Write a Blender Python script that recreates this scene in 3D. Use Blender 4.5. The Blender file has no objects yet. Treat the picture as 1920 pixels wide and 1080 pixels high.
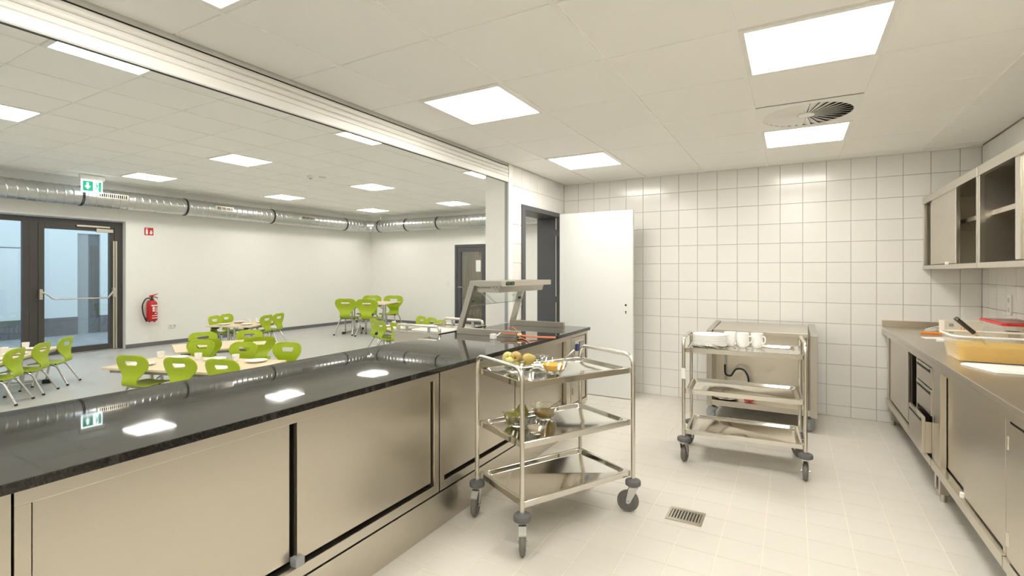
import bpy, bmesh, math, random
from mathutils import Vector, Matrix

random.seed(7)
PI = math.pi
C = bpy.context.scene.collection
sc = bpy.context.scene

# ------------------------------------------------------------------ camera, world, exposure
cam_data = bpy.data.cameras.new('camera')
cam = bpy.data.objects.new('camera', cam_data)
C.objects.link(cam)
cam.location = (0, 0, 1.4068)
cam.rotation_euler = (PI / 2, 0, 0.51473)
cam_data.sensor_width = 36.0
cam_data.lens = 931.78 / 1920 * 36.0
cam_data.shift_y = -(540 - 511.0) / 1920
cam_data.clip_start = 0.02
cam_data.clip_end = 200
sc.camera = cam

world = bpy.data.worlds.new('overcast_sky')
sc.world = world
world.use_nodes = True
world.node_tree.nodes['Background'].inputs[0].default_value = (0.76, 0.88, 0.98, 1)
world.node_tree.nodes['Background'].inputs[1].default_value = 1.05

sc.view_settings.view_transform = 'Standard'
sc.view_settings.look = 'None'
sc.view_settings.gamma = 1.0
sc.view_settings.use_curve_mapping = False
sc.view_settings.exposure = 1.17
PANEL_K = 9.4          # radiance of the kitchen light panels
PANEL_D = 8.8          # radiance of the dining room light panels
sc.cycles.max_bounces = 12
sc.cycles.diffuse_bounces = 8
sc.cycles.glossy_bounces = 5
sc.cycles.transparent_max_bounces = 16
sc.cycles.sample_clamp_indirect = 8.0


# ------------------------------------------------------------------ materials
def nt(name):
    m = bpy.data.materials.new(name)
    m.use_nodes = True
    t = m.node_tree
    return m, t, t.nodes['Principled BSDF']


def plain(name, col, rough=0.5, metal=0.0, spec=0.5, coat=0.0):
    m, t, b = nt(name)
    b.inputs['Base Color'].default_value = (*col, 1)
    b.inputs['Roughness'].default_value = rough
    b.inputs['Metallic'].default_value = metal
    b.inputs['Specular IOR Level'].default_value = spec
    b.inputs['Coat Weight'].default_value = coat
    return m


def noisy(name, c1, c2, scale=(8, 8, 8), rough=(0.4, 0.5), metal=0.0, detail=4, bump=0.0, spec=0.5, lo=0.3, hi=0.7, ior=None):
    m, t, b = nt(name)
    tc = t.nodes.new('ShaderNodeTexCoord')
    mp = t.nodes.new('ShaderNodeMapping')
    mp.inputs['Scale'].default_value = scale
    nz = t.nodes.new('ShaderNodeTexNoise')
    nz.inputs['Scale'].default_value = 1.0
    nz.inputs['Detail'].default_value = detail
    r = t.nodes.new('ShaderNodeMapRange')
    r.inputs['From Min'].default_value = lo
    r.inputs['From Max'].default_value = hi
    mx = t.nodes.new('ShaderNodeMix')
    mx.data_type = 'RGBA'
    mx.inputs['A'].default_value = (*c1, 1)
    mx.inputs['B'].default_value = (*c2, 1)
    rr = t.nodes.new('ShaderNodeMapRange')
    rr.inputs['From Min'].default_value = lo
    rr.inputs['From Max'].default_value = hi
    rr.inputs['To Min'].default_value = rough[0]
    rr.inputs['To Max'].default_value = rough[1]
    L = t.links.new
    L(tc.outputs['Object'], mp.inputs['Vector'])
    L(mp.outputs['Vector'], nz.inputs['Vector'])
    L(nz.outputs['Fac'], r.inputs['Value'])
    L(nz.outputs['Fac'], rr.inputs['Value'])
    L(r.outputs['Result'], mx.inputs['Factor'])
    L(mx.outputs['Result'], b.inputs['Base Color'])
    L(rr.outputs['Result'], b.inputs['Roughness'])
    b.inputs['Metallic'].default_value = metal
    b.inputs['Specular IOR Level'].default_value = spec
    if ior:
        b.inputs['IOR'].default_value = ior
    if bump:
        bp = t.nodes.new('ShaderNodeBump')
        bp.inputs['Strength'].default_value = bump
        bp.inputs['Distance'].default_value = 0.002
        L(nz.outputs['Fac'], bp.inputs['Height'])
        L(bp.outputs['Normal'], b.inputs['Normal'])
    return m


def emit(name, col, s):
    m, t, b = nt(name)
    b.inputs['Base Color'].default_value = (*col, 1)
    b.inputs['Emission Color'].default_value = (*col, 1)
    b.inputs['Emission Strength'].default_value = s
    b.inputs['Roughness'].default_value = 0.6
    return m


def clear(name, tint=(1, 1, 1), gloss=0.08, rough=0.02, edge=0.6):
    """thin clear glass: see-through with a fresnel-like sheen"""
    m = bpy.data.materials.new(name)
    m.use_nodes = True
    t = m.node_tree
    t.nodes.clear()
    o = t.nodes.new('ShaderNodeOutputMaterial')
    mx = t.nodes.new('ShaderNodeMixShader')
    tr = t.nodes.new('ShaderNodeBsdfTransparent')
    gl = t.nodes.new('ShaderNodeBsdfGlossy')
    tr.inputs['Color'].default_value = (*tint, 1)
    gl.inputs['Roughness'].default_value = rough
    lw = t.nodes.new('ShaderNodeLayerWeight')
    lw.inputs['Blend'].default_value = 0.35
    mr = t.nodes.new('ShaderNodeMapRange')
    mr.inputs['To Min'].default_value = gloss
    mr.inputs['To Max'].default_value = edge
    t.links.new(lw.outputs['Facing'], mr.inputs['Value'])
    t.links.new(mr.outputs['Result'], mx.inputs['Fac'])
    t.links.new(tr.outputs['BSDF'], mx.inputs[1])
    t.links.new(gl.outputs['BSDF'], mx.inputs[2])
    t.links.new(mx.outputs['Shader'], o.inputs['Surface'])
    return m


def per_object(name, c1, c2, rough=0.3, spec=0.5, fine=0.0, scale=30):
    """colour drifts a little from piece to piece"""
    m, t, b = nt(name)
    oi = t.nodes.new('ShaderNodeObjectInfo')
    mx = t.nodes.new('ShaderNodeMix')
    mx.data_type = 'RGBA'
    mx.inputs['A'].default_value = (*c1, 1)
    mx.inputs['B'].default_value = (*c2, 1)
    L = t.links.new
    if fine:
        nz = t.nodes.new('ShaderNodeTexNoise')
        nz.inputs['Scale'].default_value = scale
        nz.inputs['Detail'].default_value = 5
        tc = t.nodes.new('ShaderNodeTexCoord')
        L(tc.outputs['Object'], nz.inputs['Vector'])
        m2 = t.nodes.new('ShaderNodeMath')
        m2.operation = 'MULTIPLY_ADD'
        m2.inputs[1].default_value = fine
        L(nz.outputs['Fac'], m2.inputs[0])
        m3 = t.nodes.new('ShaderNodeMath')
        m3.operation = 'MULTIPLY'
        m3.inputs[1].default_value = 1 - fine
        L(oi.outputs['Random'], m3.inputs[0])
        L(m3.outputs[0], m2.inputs[2])
        L(m2.outputs[0], mx.inputs['Factor'])
    else:
        L(oi.outputs['Random'], mx.inputs['Factor'])
    L(mx.outputs['Result'], b.inputs['Base Color'])
    b.inputs['Roughness'].default_value = rough
    b.inputs['Specular IOR Level'].default_value = spec
    return m


M = {}
M['steel'] = noisy('brushed_steel', (0.635, 0.59, 0.51), (0.645, 0.60, 0.52), (14, 14, 700), (0.30, 0.31), 1.0)
M['steel_h'] = noisy('brushed_steel_worktop', (0.64, 0.60, 0.525), (0.65, 0.61, 0.535), (700, 14, 14), (0.285, 0.295), 1.0)
M['steel_d'] = plain('satin_steel_profile', (0.52, 0.49, 0.44), 0.33, 1.0)
M['steel_pol'] = noisy('polished_steel', (0.66, 0.635, 0.58), (0.67, 0.645, 0.59), (14, 500, 14), (0.085, 0.095), 1.0)
M['tube'] = plain('steel_tube', (0.70, 0.67, 0.60), 0.26, 1.0)
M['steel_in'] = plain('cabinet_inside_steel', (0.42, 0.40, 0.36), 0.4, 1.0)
M['zinc'] = noisy('galvanised_steel', (0.60, 0.61, 0.60), (0.62, 0.63, 0.62), (40, 40, 40), (0.29, 0.31), 1.0)
M['chrome'] = plain('chrome_leg', (0.62, 0.62, 0.60), 0.25, 1.0)
M['tile'] = per_object('white_wall_tile', (0.765, 0.752, 0.722), (0.785, 0.772, 0.742), 0.16)
M['grout'] = plain('grey_grout', (0.46, 0.44, 0.40), 0.8)
M['ftile'] = per_object('beige_floor_tile', (0.635, 0.607, 0.55), (0.65, 0.622, 0.565), 0.42, 0.4, 0.6, 25)
M['fgrout'] = plain('cream_floor_grout', (0.80, 0.75, 0.64), 0.8)
M['lino'] = noisy('grey_linoleum', (0.46, 0.46, 0.445), (0.50, 0.50, 0.485), (3, 3, 3), (0.28, 0.4))
M['ctile'] = per_object('white_ceiling_board', (0.93, 0.922, 0.885), (0.94, 0.932, 0.895), 0.75, 0.2, 0.3, 80)
M['cgrid'] = plain('white_ceiling_grid', (0.92, 0.912, 0.875), 0.5)
M['cvoid'] = plain('ceiling_void', (0.25, 0.24, 0.21), 0.9)
M['paint'] = noisy('white_wall_paint', (0.84, 0.835, 0.80), (0.86, 0.855, 0.82), (40, 40, 40), (0.7, 0.8))
M['white_metal'] = plain('white_powder_coat', (0.86, 0.85, 0.815), 0.35)
M['white_shade'] = plain('socket_well', (0.5, 0.49, 0.46), 0.5)
M['white_plastic'] = plain('white_plastic', (0.82, 0.81, 0.77), 0.4)
M['door_white'] = plain('white_door_laminate', (0.74, 0.75, 0.73), 0.4)
M['frame_grey'] = plain('anthracite_frame', (0.085, 0.085, 0.09), 0.45)
M['frame_brown'] = plain('dark_umbra_frame', (0.06, 0.053, 0.05), 0.4)
M['base_grey'] = plain('grey_skirting', (0.16, 0.16, 0.165), 0.6)
M['black'] = plain('black_rubber', (0.02, 0.02, 0.02), 0.6)
M['black_gloss'] = plain('black_plastic', (0.03, 0.03, 0.03), 0.3)
M['grey_rubber'] = plain('grey_rubber', (0.13, 0.13, 0.135), 0.6)
M['tyre'] = plain('grey_tyre', (0.17, 0.16, 0.145), 0.65)
M['grey_pl'] = plain('grey_plastic', (0.34, 0.36, 0.38), 0.45)
M['dark_gap'] = plain('dark_recess', (0.03, 0.026, 0.02), 0.8)
M['china'] = plain('white_china', (0.92, 0.915, 0.90), 0.15)
M['red'] = plain('red_enamel', (0.52, 0.012, 0.012), 0.25)
M['red_pl'] = plain('red_plastic', (0.65, 0.02, 0.02), 0.35)
M['white_print'] = plain('white_print', (0.8, 0.8, 0.78), 0.5)
M['orange_pl'] = plain('orange_plastic', (0.85, 0.27, 0.02), 0.4)
M['cable'] = plain('orange_cable', (0.62, 0.17, 0.06), 0.45)
M['brass'] = plain('brass_fitting', (0.75, 0.58, 0.28), 0.25, 1.0)
M['blue'] = plain('blue_plastic', (0.02, 0.04, 0.22), 0.4)
M['green_btn'] = plain('dark_green_switch', (0.015, 0.06, 0.03), 0.3)
M['birch'] = noisy('birch_laminate', (0.74, 0.60, 0.40), (0.82, 0.70, 0.51), (2, 60, 2), (0.35, 0.45))
M['green'] = noisy('lime_plywood', (0.36, 0.485, 0.010), (0.41, 0.53, 0.014), (160, 4, 4), (0.40, 0.45))
M['pear'] = noisy('pear_skin', (0.40, 0.33, 0.07), (0.50, 0.34, 0.11), (50, 50, 50), (0.4, 0.55))
M['pear_p'] = noisy('pale_pear_skin', (0.50, 0.50, 0.13), (0.62, 0.55, 0.22), (60, 60, 60), (0.4, 0.55))
M['pear_g'] = noisy('green_pear_skin', (0.19, 0.20, 0.03), (0.36, 0.32, 0.07), (60, 60, 60), (0.4, 0.55))
M['stem'] = plain('pear_stem', (0.08, 0.05, 0.02), 0.8)
M['juice'] = plain('orange_puree', (0.95, 0.52, 0.03), 0.25)
M['brown_sauce'] = plain('amber_sauce', (0.50, 0.29, 0.015), 0.2)
M['cream'] = plain('cream_dip', (0.88, 0.72, 0.54), 0.35)
M['soup'] = noisy('yellow_soup', (0.74, 0.46, 0.03), (0.78, 0.50, 0.04), (12, 12, 12), (0.3, 0.4))
M['card'] = plain('cream_carton', (0.80, 0.74, 0.62), 0.7)
M['paper'] = plain('white_paper', (0.84, 0.84, 0.82), 0.8)
M['glass'] = clear('bowl_glass', (0.96, 0.975, 0.965), 0.06, 0.02, 0.55)
M['pane'] = clear('window_glass', (0.90, 0.96, 0.98), 0.05, 0.01, 0.5)
M['glass_edge'] = plain('green_glass_edge', (0.10, 0.16, 0.14), 0.2)
M['guard'] = clear('counter_guard_glass', (0.93, 0.96, 0.95), 0.04, 0.01, 0.5)
M['tub'] = clear('milky_plastic', (0.98, 0.97, 0.95), 0.08, 0.3, 0.30)
_t = M['tub'].node_tree
_d = _t.nodes.new('ShaderNodeBsdfDiffuse')
_d.inputs['Color'].default_value = (0.85, 0.83, 0.78, 1)
for _l in list(_t.links):
    if _l.from_node.type == 'BSDF_GLOSSY': _t.links.remove(_l)
_t.links.new(_d.outputs['BSDF'], [n for n in _t.nodes if n.type == 'MIX_SHADER'][0].inputs[2])
M['panel_k'] = emit('kitchen_light_diffuser', (1.0, 0.965, 0.89), PANEL_K)
M['panel_d'] = emit('dining_light_diffuser', (1.0, 0.97, 0.905), PANEL_D)
M['sign_glow'] = emit('lit_sign_white', (0.86, 0.96, 1.0), 1.3)
M['sign_green'] = emit('lit_sign_green', (0.01, 0.34, 0.20), 0.30)
M['ext_wall'] = plain('pale_render', (0.72, 0.76, 0.77), 0.85)
M['ext_base'] = noisy('dark_plinth_render', (0.12, 0.12, 0.13), (0.17, 0.17, 0.18), (5, 5, 5), (0.8, 0.9))
M['ext_grey'] = plain('reveal_shade_grey', (0.33, 0.35, 0.36), 0.8)  # shade of the entrance reveal, put into the colour
M['ext_door'] = plain('slate_door', (0.12, 0.14, 0.16), 0.5)
M['paving'] = noisy('grey_paving', (0.20, 0.21, 0.22), (0.33, 0.34, 0.35), (2.5, 9, 3), (0.6, 0.8))
M['wood'] = noisy('oak_boards', (0.42, 0.32, 0.21), (0.55, 0.43, 0.29), (9, 9, 1), (0.5, 0.6))
M['grass'] = noisy('lawn', (0.05, 0.11, 0.02), (0.12, 0.22, 0.05), (14, 14, 14), (0.8, 0.9))


def granite():
    m, t, b = nt('black_granite')
    L = t.links.new
    tc = t.nodes.new('ShaderNodeTexCoord')
    v = t.nodes.new('ShaderNodeTexVoronoi')
    v.inputs['Scale'].default_value = 260
    n = t.nodes.new('ShaderNodeTexNoise')
    n.inputs['Scale'].default_value = 120
    n.inputs['Detail'].default_value = 6
    L(tc.outputs['Object'], v.inputs['Vector'])
    L(tc.outputs['Object'], n.inputs['Vector'])
    r = t.nodes.new('ShaderNodeValToRGB')
    r.color_ramp.elements[0].position = 0.35
    r.color_ramp.elements[0].color = (0.014, 0.013, 0.012, 1)
    r.color_ramp.elements[1].position = 0.78
    r.color_ramp.elements[1].color = (0.040, 0.037, 0.033, 1)
    L(n.outputs['Fac'], r.inputs['Fac'])
    L(r.outputs['Color'], b.inputs['Base Color'])
    # wiped smears raise the roughness in patches
    n2 = t.nodes.new('ShaderNodeTexNoise')
    n2.inputs['Scale'].default_value = 5
    n2.inputs['Detail'].default_value = 8
    mr = t.nodes.new('ShaderNodeMapRange')
    mr.inputs['From Min'].default_value = 0.35
    mr.inputs['From Max'].default_value = 0.75
    mr.inputs['To Min'].default_value = 0.018
    mr.inputs['To Max'].default_value = 0.06
    L(tc.outputs['Object'], n2.inputs['Vector'])
    L(n2.outputs['Fac'], mr.inputs['Value'])
    L(mr.outputs['Result'], b.inputs['Roughness'])
    b.inputs['IOR'].default_value = 1.65
    return m


M['granite'] = granite()


# ------------------------------------------------------------------ mesh helpers
class MB:
    def __init__(s):
        s.v = []
        s.f = []

    def add(s, vs, fs):
        o = len(s.v)
        s.v += [tuple(p) for p in vs]
        s.f += [tuple(i + o for i in f) for f in fs]
        return s

    def box(s, x0, x1, y0, y1, z0, z1):
        if x0 > x1: x0, x1 = x1, x0
        if y0 > y1: y0, y1 = y1, y0
        if z0 > z1: z0, z1 = z1, z0
        return s.add([(x0, y0, z0), (x1, y0, z0), (x1, y1, z0), (x0, y1, z0), (x0, y0, z1), (x1, y0, z1), (x1, y1, z1), (x0, y1, z1)],
                     [(0, 3, 2, 1), (4, 5, 6, 7), (0, 1, 5, 4), (1, 2, 6, 5), (2, 3, 7, 6), (3, 0, 4, 7)])

    def cyl(s, p0, p1, r, seg=16, r2=None):
        p0, p1 = Vector(p0), Vector(p1)
        r2 = r if r2 is None else r2
        d = (p1 - p0).normalized()
        a = d.orthogonal().normalized()
        b = d.cross(a)
        vs = []
        for p, q in ((p0, r), (p1, r2)):
            for i in range(seg):
                t = 2 * PI * i / seg
                vs.append(p + (a * math.cos(t) + b * math.sin(t)) * q)
        fs = [(i, (i + 1) % seg, seg + (i + 1) % seg, seg + i) for i in range(seg)]
        fs += [tuple(range(seg - 1, -1, -1)), tuple(range(seg, 2 * seg))]
        return s.add(vs, fs)

    def tube(s, pts, r, seg=10, closed=False):
        pts = [Vector(p) for p in pts]
        n = len(pts)
        tang = []
        for i in range(n):
            if closed:
                t = pts[(i + 1) % n] - pts[i - 1]
            else:
                t = pts[min(i + 1, n - 1)] - pts[max(i - 1, 0)]
            tang.append(t.normalized())
        a = tang[0].orthogonal().normalized()
        vs = []
        for i in range(n):
            a = (a - tang[i] * a.dot(tang[i])).normalized()
            b = tang[i].cross(a)
            for k in range(seg):
                t = 2 * PI * k / seg
                vs.append(pts[i] + (a * math.cos(t) + b * math.sin(t)) * r)
        fs = []
        for i in range(n if closed else n - 1):
            j = (i + 1) % n
            for k in range(seg):
                k2 = (k + 1) % seg
                fs.append((i * seg + k, i * seg + k2, j * seg + k2, j * seg + k))
        if not closed:
            fs += [tuple(range(seg - 1, -1, -1)), tuple(range((n - 1) * seg, n * seg))]
        return s.add(vs, fs)

    def lathe(s, prof, seg=28, c=(0, 0, 0)):
        """prof: (r, z) from the axis or a rim outwards; r = 0 closes"""
        vs, rows = [], []
        for r, z in prof:
            if r < 1e-6:
                rows.append([len(vs)])
                vs.append((c[0], c[1], c[2] + z))
            else:
                rows.append(list(range(len(vs), len(vs) + seg)))
                for k in range(seg):
                    t = 2 * PI * k / seg
                    vs.append((c[0] + r * math.cos(t), c[1] + r * math.sin(t), c[2] + z))
        fs = []
        for A, B in zip(rows, rows[1:]):
            for k in range(seg):
                k2 = (k + 1) % seg
                if len(A) == 1 and len(B) == 1: break
                if len(A) == 1:
                    fs.append((A[0], B[k2], B[k]))
                elif len(B) == 1:
                    fs.append((A[k], A[k2], B[0]))
                else:
                    fs.append((A[k], A[k2], B[k2], B[k]))
        return s.add(vs, fs)

    def prism(s, pts, axis, a0, a1):
        """2D outline extruded along axis ('x': pts are (y,z); 'y': (x,z); 'z': (x,y))"""
        def P(p, a):
            return {'x': (a, p[0], p[1]), 'y': (p[0], a, p[1]), 'z': (p[0], p[1], a)}[axis]
        n = len(pts)
        vs = [P(p, a0) for p in pts] + [P(p, a1) for p in pts]
        fs = [(i, (i + 1) % n, n + (i + 1) % n, n + i) for i in range(n)]
        fs += [tuple(range(n - 1, -1, -1)), tuple(range(n, 2 * n))]
        return s.add(vs, fs)

    def mesh(s, name, mat, smooth=35, bevel=0.0):
        me = bpy.data.meshes.new(name)
        me.from_pydata(s.v, [], s.f)
        bm = bmesh.new()
        bm.from_mesh(me)
        bmesh.ops.recalc_face_normals(bm, faces=bm.faces)
        if bevel:
            es = [e for e in bm.edges if len(e.link_faces) == 2 and e.calc_face_angle(0) > 0.6]
            bmesh.ops.bevel(bm, geom=es, offset=bevel, segments=2, profile=0.6, affect='EDGES')
        bm.to_mesh(me)
        bm.free()
        me.materials.append(M[mat] if isinstance(mat, str) else mat)
        if smooth:
            me.shade_smooth()
            me.set_sharp_from_angle(angle=math.radians(smooth))
        return me

    def build(s, name, mat, parent=None, smooth=35, bevel=0.0, loc=None, rot=None):
        return link(name, s.mesh(name, mat, smooth, bevel), parent, loc, rot)


def link(name, me, parent=None, loc=None, rot=None):
    o = bpy.data.objects.new(name, me)
    C.objects.link(o)
    if parent is not None: o.parent = parent
    if loc is not None: o.location = loc
    if rot is not None: o.rotation_euler = rot
    return o


def tag(o, label, cat=None, group=None, kind=None):
    o['label'] = label
    if cat: o['category'] = cat
    if group: o['group'] = group
    if kind: o['kind'] = kind
    return o


def thing(name, label, cat, loc=(0, 0, 0), rz=0.0, group=None, kind=None):
    o = bpy.data.objects.new(name, None)
    o.empty_display_size = 0.05
    C.objects.link(o)
    o.location = loc
    o.rotation_euler = (0, 0, rz)
    return tag(o, label, cat, group, kind)


def copy_tree(o, parent=None):
    c = o.copy()
    C.objects.link(c)
    c.parent = parent
    for ch in [x for x in bpy.data.objects if x.parent is o]:
        copy_tree(ch, c)
    return c


KIDS = {}


def clone(root, label, loc, rz, group=None):
    """copy of a thing with copies of its parts and sub-parts"""
    def rec(o, parent):
        c = o.copy()
        C.objects.link(c)
        c.parent = parent
        for ch in o.children:
            rec(ch, c)
        return c
    c = rec(root, None)
    c.location = loc
    c.rotation_euler = (0, 0, rz)
    c['label'] = label
    if group: c['group'] = group
    return c


def fillet(pts, r, n=6, closed=False):
    """round the inner corners of a polyline"""
    pts = [Vector(p) for p in pts]
    out = []
    N = len(pts)
    for i, p in enumerate(pts):
        if not closed and (i == 0 or i == N - 1):
            out.append(p)
            continue
        a, b = pts[i - 1], pts[(i + 1) % N]
        u, w = (a - p), (b - p)
        rr = min(r, u.length * 0.49, w.length * 0.49)
        q0, q1 = p + u.normalized() * rr, p + w.normalized() * rr
        for k in range(n + 1):
            t = k / n
            out.append(q0 * (1 - t) ** 2 + p * 2 * t * (1 - t) + q1 * t ** 2)
    return out


def rrect(x0, x1, y0, y1, r, n=5):
    out = []
    for cx, cy, a in ((x1 - r, y1 - r, 0), (x0 + r, y1 - r, PI / 2), (x0 + r, y0 + r, PI), (x1 - r, y0 + r, 1.5 * PI)):
        for k in range(n + 1):
            t = a + PI / 2 * k / n
            out.append((cx + r * math.cos(t), cy + r * math.sin(t)))
    return out


_tiles = {}


def tile_mesh(w, h, t, ch, mat):
    key = (round(w, 3), round(h, 3), t, ch, mat)
    if key not in _tiles:
        vs = []
        for z, i in ((0, 0), (t - ch, 0), (t, ch)):
            vs += [(i, i, z), (w - i, i, z), (w - i, h - i, z), (i, h - i, z)]
        fs = [(8, 9, 10, 11)]
        for a in (0, 4):
            for k in range(4):
                fs.append((a + k, a + (k + 1) % 4, a + 4 + (k + 1) % 4, a + 4 + k))
        _tiles[key] = MB().add(vs, fs).mesh('tile', mat, 0)
    return _tiles[key]


# ------------------------------------------------------------------ the setting: shell of kitchen and dining room
KX0, KX1, KY1, KZ = -2.520, 1.436, 5.7935, 2.509      # kitchen
DX0, DX1, DY1, DZ = -10.71, -2.80, 10.573, 3.005      # dining room
YB = -2.6                                            # both rooms end behind the camera
HALF = PI / 2
GAP = 0.0036


def struct(name, mb, mat, label, parent=None, smooth=0, bevel=0.0):
    o = mb.build(name, mat, parent, smooth, bevel)
    return tag(o, label, None, None, 'structure')


# kitchen floor with tiles
floor_k = struct('floor', MB().box(-2.5, KX1 + 0.1, YB, KY1 + 0.1, -0.12, -0.0018), 'fgrout', 'beige tiled kitchen floor')
fx = [0.065 + 0.2 * k for k in range(-9, 5)]
fy = [2.45 + 0.2 * k for k in range(-4, 18)]
for i in range(len(fx) - 1):
    for j in range(len(fy) - 1):
        if fy[j] > KY1: continue
        x0, x1, y0, y1 = fx[i], fx[i + 1], fy[j], min(fy[j + 1], KY1)
        if y1 - y0 < 0.02: continue
        cx, cy = (x0 + x1) / 2, (y0 + y1) / 2
        if -0.65 < cx < -0.43 and 2.9 < cy < 3.1: continue      # the drain sits here
        link('floor_tile', tile_mesh(x1 - x0 - GAP, y1 - y0 - GAP, 0.0018, 0.0006, 'ftile'), floor_k, (x0 + GAP / 2, y0 + GAP / 2, -0.0018))
for i in range(4):
    for j in range(8):
        x0, y0 = -2.535 + .2 * i, 4.25 + .2 * j
        if y0 + .2 < 4.4 or y0 > KY1 - .03: continue
        y1 = min(y0 + .2, KY1)
        x0b = max(x0, -2.518)
        link('floor_tile', tile_mesh(x0 + .2 - x0b - GAP, y1 - y0 - GAP, 0.0018, 0.0006, 'ftile'), floor_k, (x0b + GAP / 2, y0 + GAP / 2, -0.0018))
rest = MB()
for j in range(26):
    for i in range(14):
        x0, y0 = -1.735 + 0.2 * i, 1.65 - 0.2 * (j + 1)
        if y0 < YB: continue
        rest.box(x0 + .002, x0 + .198, y0 + .002, y0 + .198, -0.004, -0.0001)
r_ = rest.build('floor_tiling', 'ftile', floor_k, 0)
r_['kind'] = 'stuff'
floor_d = struct('floor_dining', MB().box(DX0 - 0.15, -2.5, YB, DY1 + 0.1, -0.12, 0.0), 'lino', 'grey linoleum floor of the dining room')

# tiled walls -------------------------------------------------------------
tx = [KX0] + [-2.3257 + 0.20089 * i for i in range(19)] + [KX1]
tz = [0.0] + [2.3074 - 0.2 * k for k in range(11, -1, -1)] + [KZ]
wall_back = struct('wall_back', MB().box(KX0 - .3, KX1 + .2, KY1 + .006, KY1 + .16, -.1, 3.2), 'grout', 'white tiled back wall of the kitchen')
for i in range(len(tx) - 1):
    for j in range(len(tz) - 1):
        w, hh = tx[i + 1] - tx[i] - GAP, tz[j + 1] - tz[j] - GAP
        if w < .02 or hh < .02: continue
        link('wall_tile', tile_mesh(w, hh, .006, .0015, 'tile'), wall_back, (tx[i] + GAP / 2, KY1 + .006, tz[j] + GAP / 2), (HALF, 0, 0))

wall_right = struct('wall_right', MB().box(KX1 + .006, KX1 + .16, YB, KY1 + .1, -.1, 3.2), 'grout', 'white tiled side wall behind the wall cabinets')
ry = [KY1] + [5.63 - 0.2 * k for k in range(6)]
for i in range(len(ry) - 1):
    for j in range(4, len(tz) - 1):
        w, hh = ry[i] - ry[i + 1] - GAP, tz[j + 1] - tz[j] - GAP
        link('wall_tile', tile_mesh(w, hh, .006, .0015, 'tile'), wall_right, (KX1 + .006, ry[i] - GAP / 2, tz[j] + GAP / 2), (HALF, 0, -HALF))
rest = MB()
for i in range(34):
    for j in range(len(tz) - 1):
        y0 = 4.63 - 0.2 * (i + 1)
        rest.box(KX1, KX1 + .006, y0 + .002, y0 + .198, tz[j] + .002, tz[j + 1] - .002)
r_ = rest.build('wall_tiling', 'tile', wall_right, 0)
r_['kind'] = 'stuff'

# partition between kitchen and dining room: pier, lintel, doorway
DO0, DO1, DOH = 4.70, 5.655, 2.105
pm = MB()
pm.box(DX1, KX0 - .006, 4.39, DO0, 0, DOH)
pm.box(DX1, KX0 - .006, DO1, 5.96, 0, DOH)
pm.box(DX1, KX0 - .006, 4.39, 5.96, DOH, 3.2)
pm.box(DX1, KX0 - .02, YB, 4.39, 2.50, 3.2)
wall_part = struct('wall_partition', pm, 'paint', 'white partition wall between kitchen and dining room')
gm = MB()
gm.box(KX0 - .0065, KX0 - .0055, 4.467, DO0, 0, DOH)
gm.box(KX0 - .0065, KX0 - .0055, DO1, KY1, 0, DOH)
gm.box(KX0 - .0065, KX0 - .0055, 4.467, KY1, DOH, KZ)
gm.build('grout_bed', 'grout', wall_part, 0)
py = [4.467, 4.672, 4.872, 5.070, 5.270, 5.470, 5.670, KY1]
for i in range(len(py) - 1):
    for j in range(len(tz) - 1):
        y0, y1, z0, z1 = py[i], py[i + 1], tz[j], tz[j + 1]
        if y1 <= DO0 + .02 or y0 >= DO1 or z0 > DOH - .02:
            pass
        elif z1 <= DOH:
            if y0 < DO0 and i == 0: pass
            else: continue
        else:
            z0 = DOH + .03
        if z1 < DOH + .05 and y0 < DO1 and y1 > DO1: continue
        if y0 < DO0 - .04 and y1 > DO0 - .04 and z0 < DOH: y1 = DO0 - .04
        w, hh = y1 - y0 - GAP, z1 - z0 - GAP
        if w < .015 or hh < .015: continue
        link('wall_tile', tile_mesh(w, hh, .006, .0015, 'tile'), wall_part, (KX0 - .006, y0 + GAP / 2, z0 + GAP / 2), (HALF, 0, HALF))
struct('trim_1', MB().box(KX0 - .03, KX0 + .002, 4.388, 4.467, 0.9, KZ), 'white_metal', 'white corner strip where the tiles meet the shutter opening')
struct('wall_closing', MB().box(-2.84, -2.80, 5.96, DY1 + .1, 0, 3.2), 'paint', 'white dining room wall beyond the kitchen')
struct('wall_front', MB().box(DX0 - .2, KX1 + .2, YB - .12, YB, -.1, 3.2), 'paint', 'white wall behind the viewer')
# dining room window wall
WY0, WY1, WZ = 0.3, 4.471, 2.345
wm = MB()
wm.box(DX0 - .32, DX0, YB, WY0, 0, 3.2)
wm.box(DX0 - .32, DX0, WY1, DY1 + .1, 0, 3.2)
wm.box(DX0 - .32, DX0, WY0, WY1, WZ, 3.2)
wall_win = struct('wall_window', wm, 'paint', 'white dining room wall with glazed garden door')
D2X0, D2X1, D2Z = -7.694, -6.68, 2.13
fm = MB()
fm.box(DX0 - .2, D2X0, DY1, DY1 + .2, 0, 3.2)
fm.box(D2X1, -2.6, DY1, DY1 + .2, 0, 3.2)
fm.box(D2X0, D2X1, DY1, DY1 + .2, D2Z, 3.2)
wall_far = struct('wall_far', fm, 'paint', 'white far wall of the dining room')
struct('baseboard_window', MB().box(DX0, DX0 + .012, WY1 - .005, DY1, 0, .075), 'base_grey', 'grey skirting below the dining window wall')
bm_ = MB()
bm_.box(DX0, D2X0 - .03, DY1 - .012, DY1, 0, .075)
bm_.box(D2X1 + .03, -2.84, DY1 - .012, DY1, 0, .075)
struct('baseboard_far', bm_, 'base_grey', 'grey skirting below the far dining wall')

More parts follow.
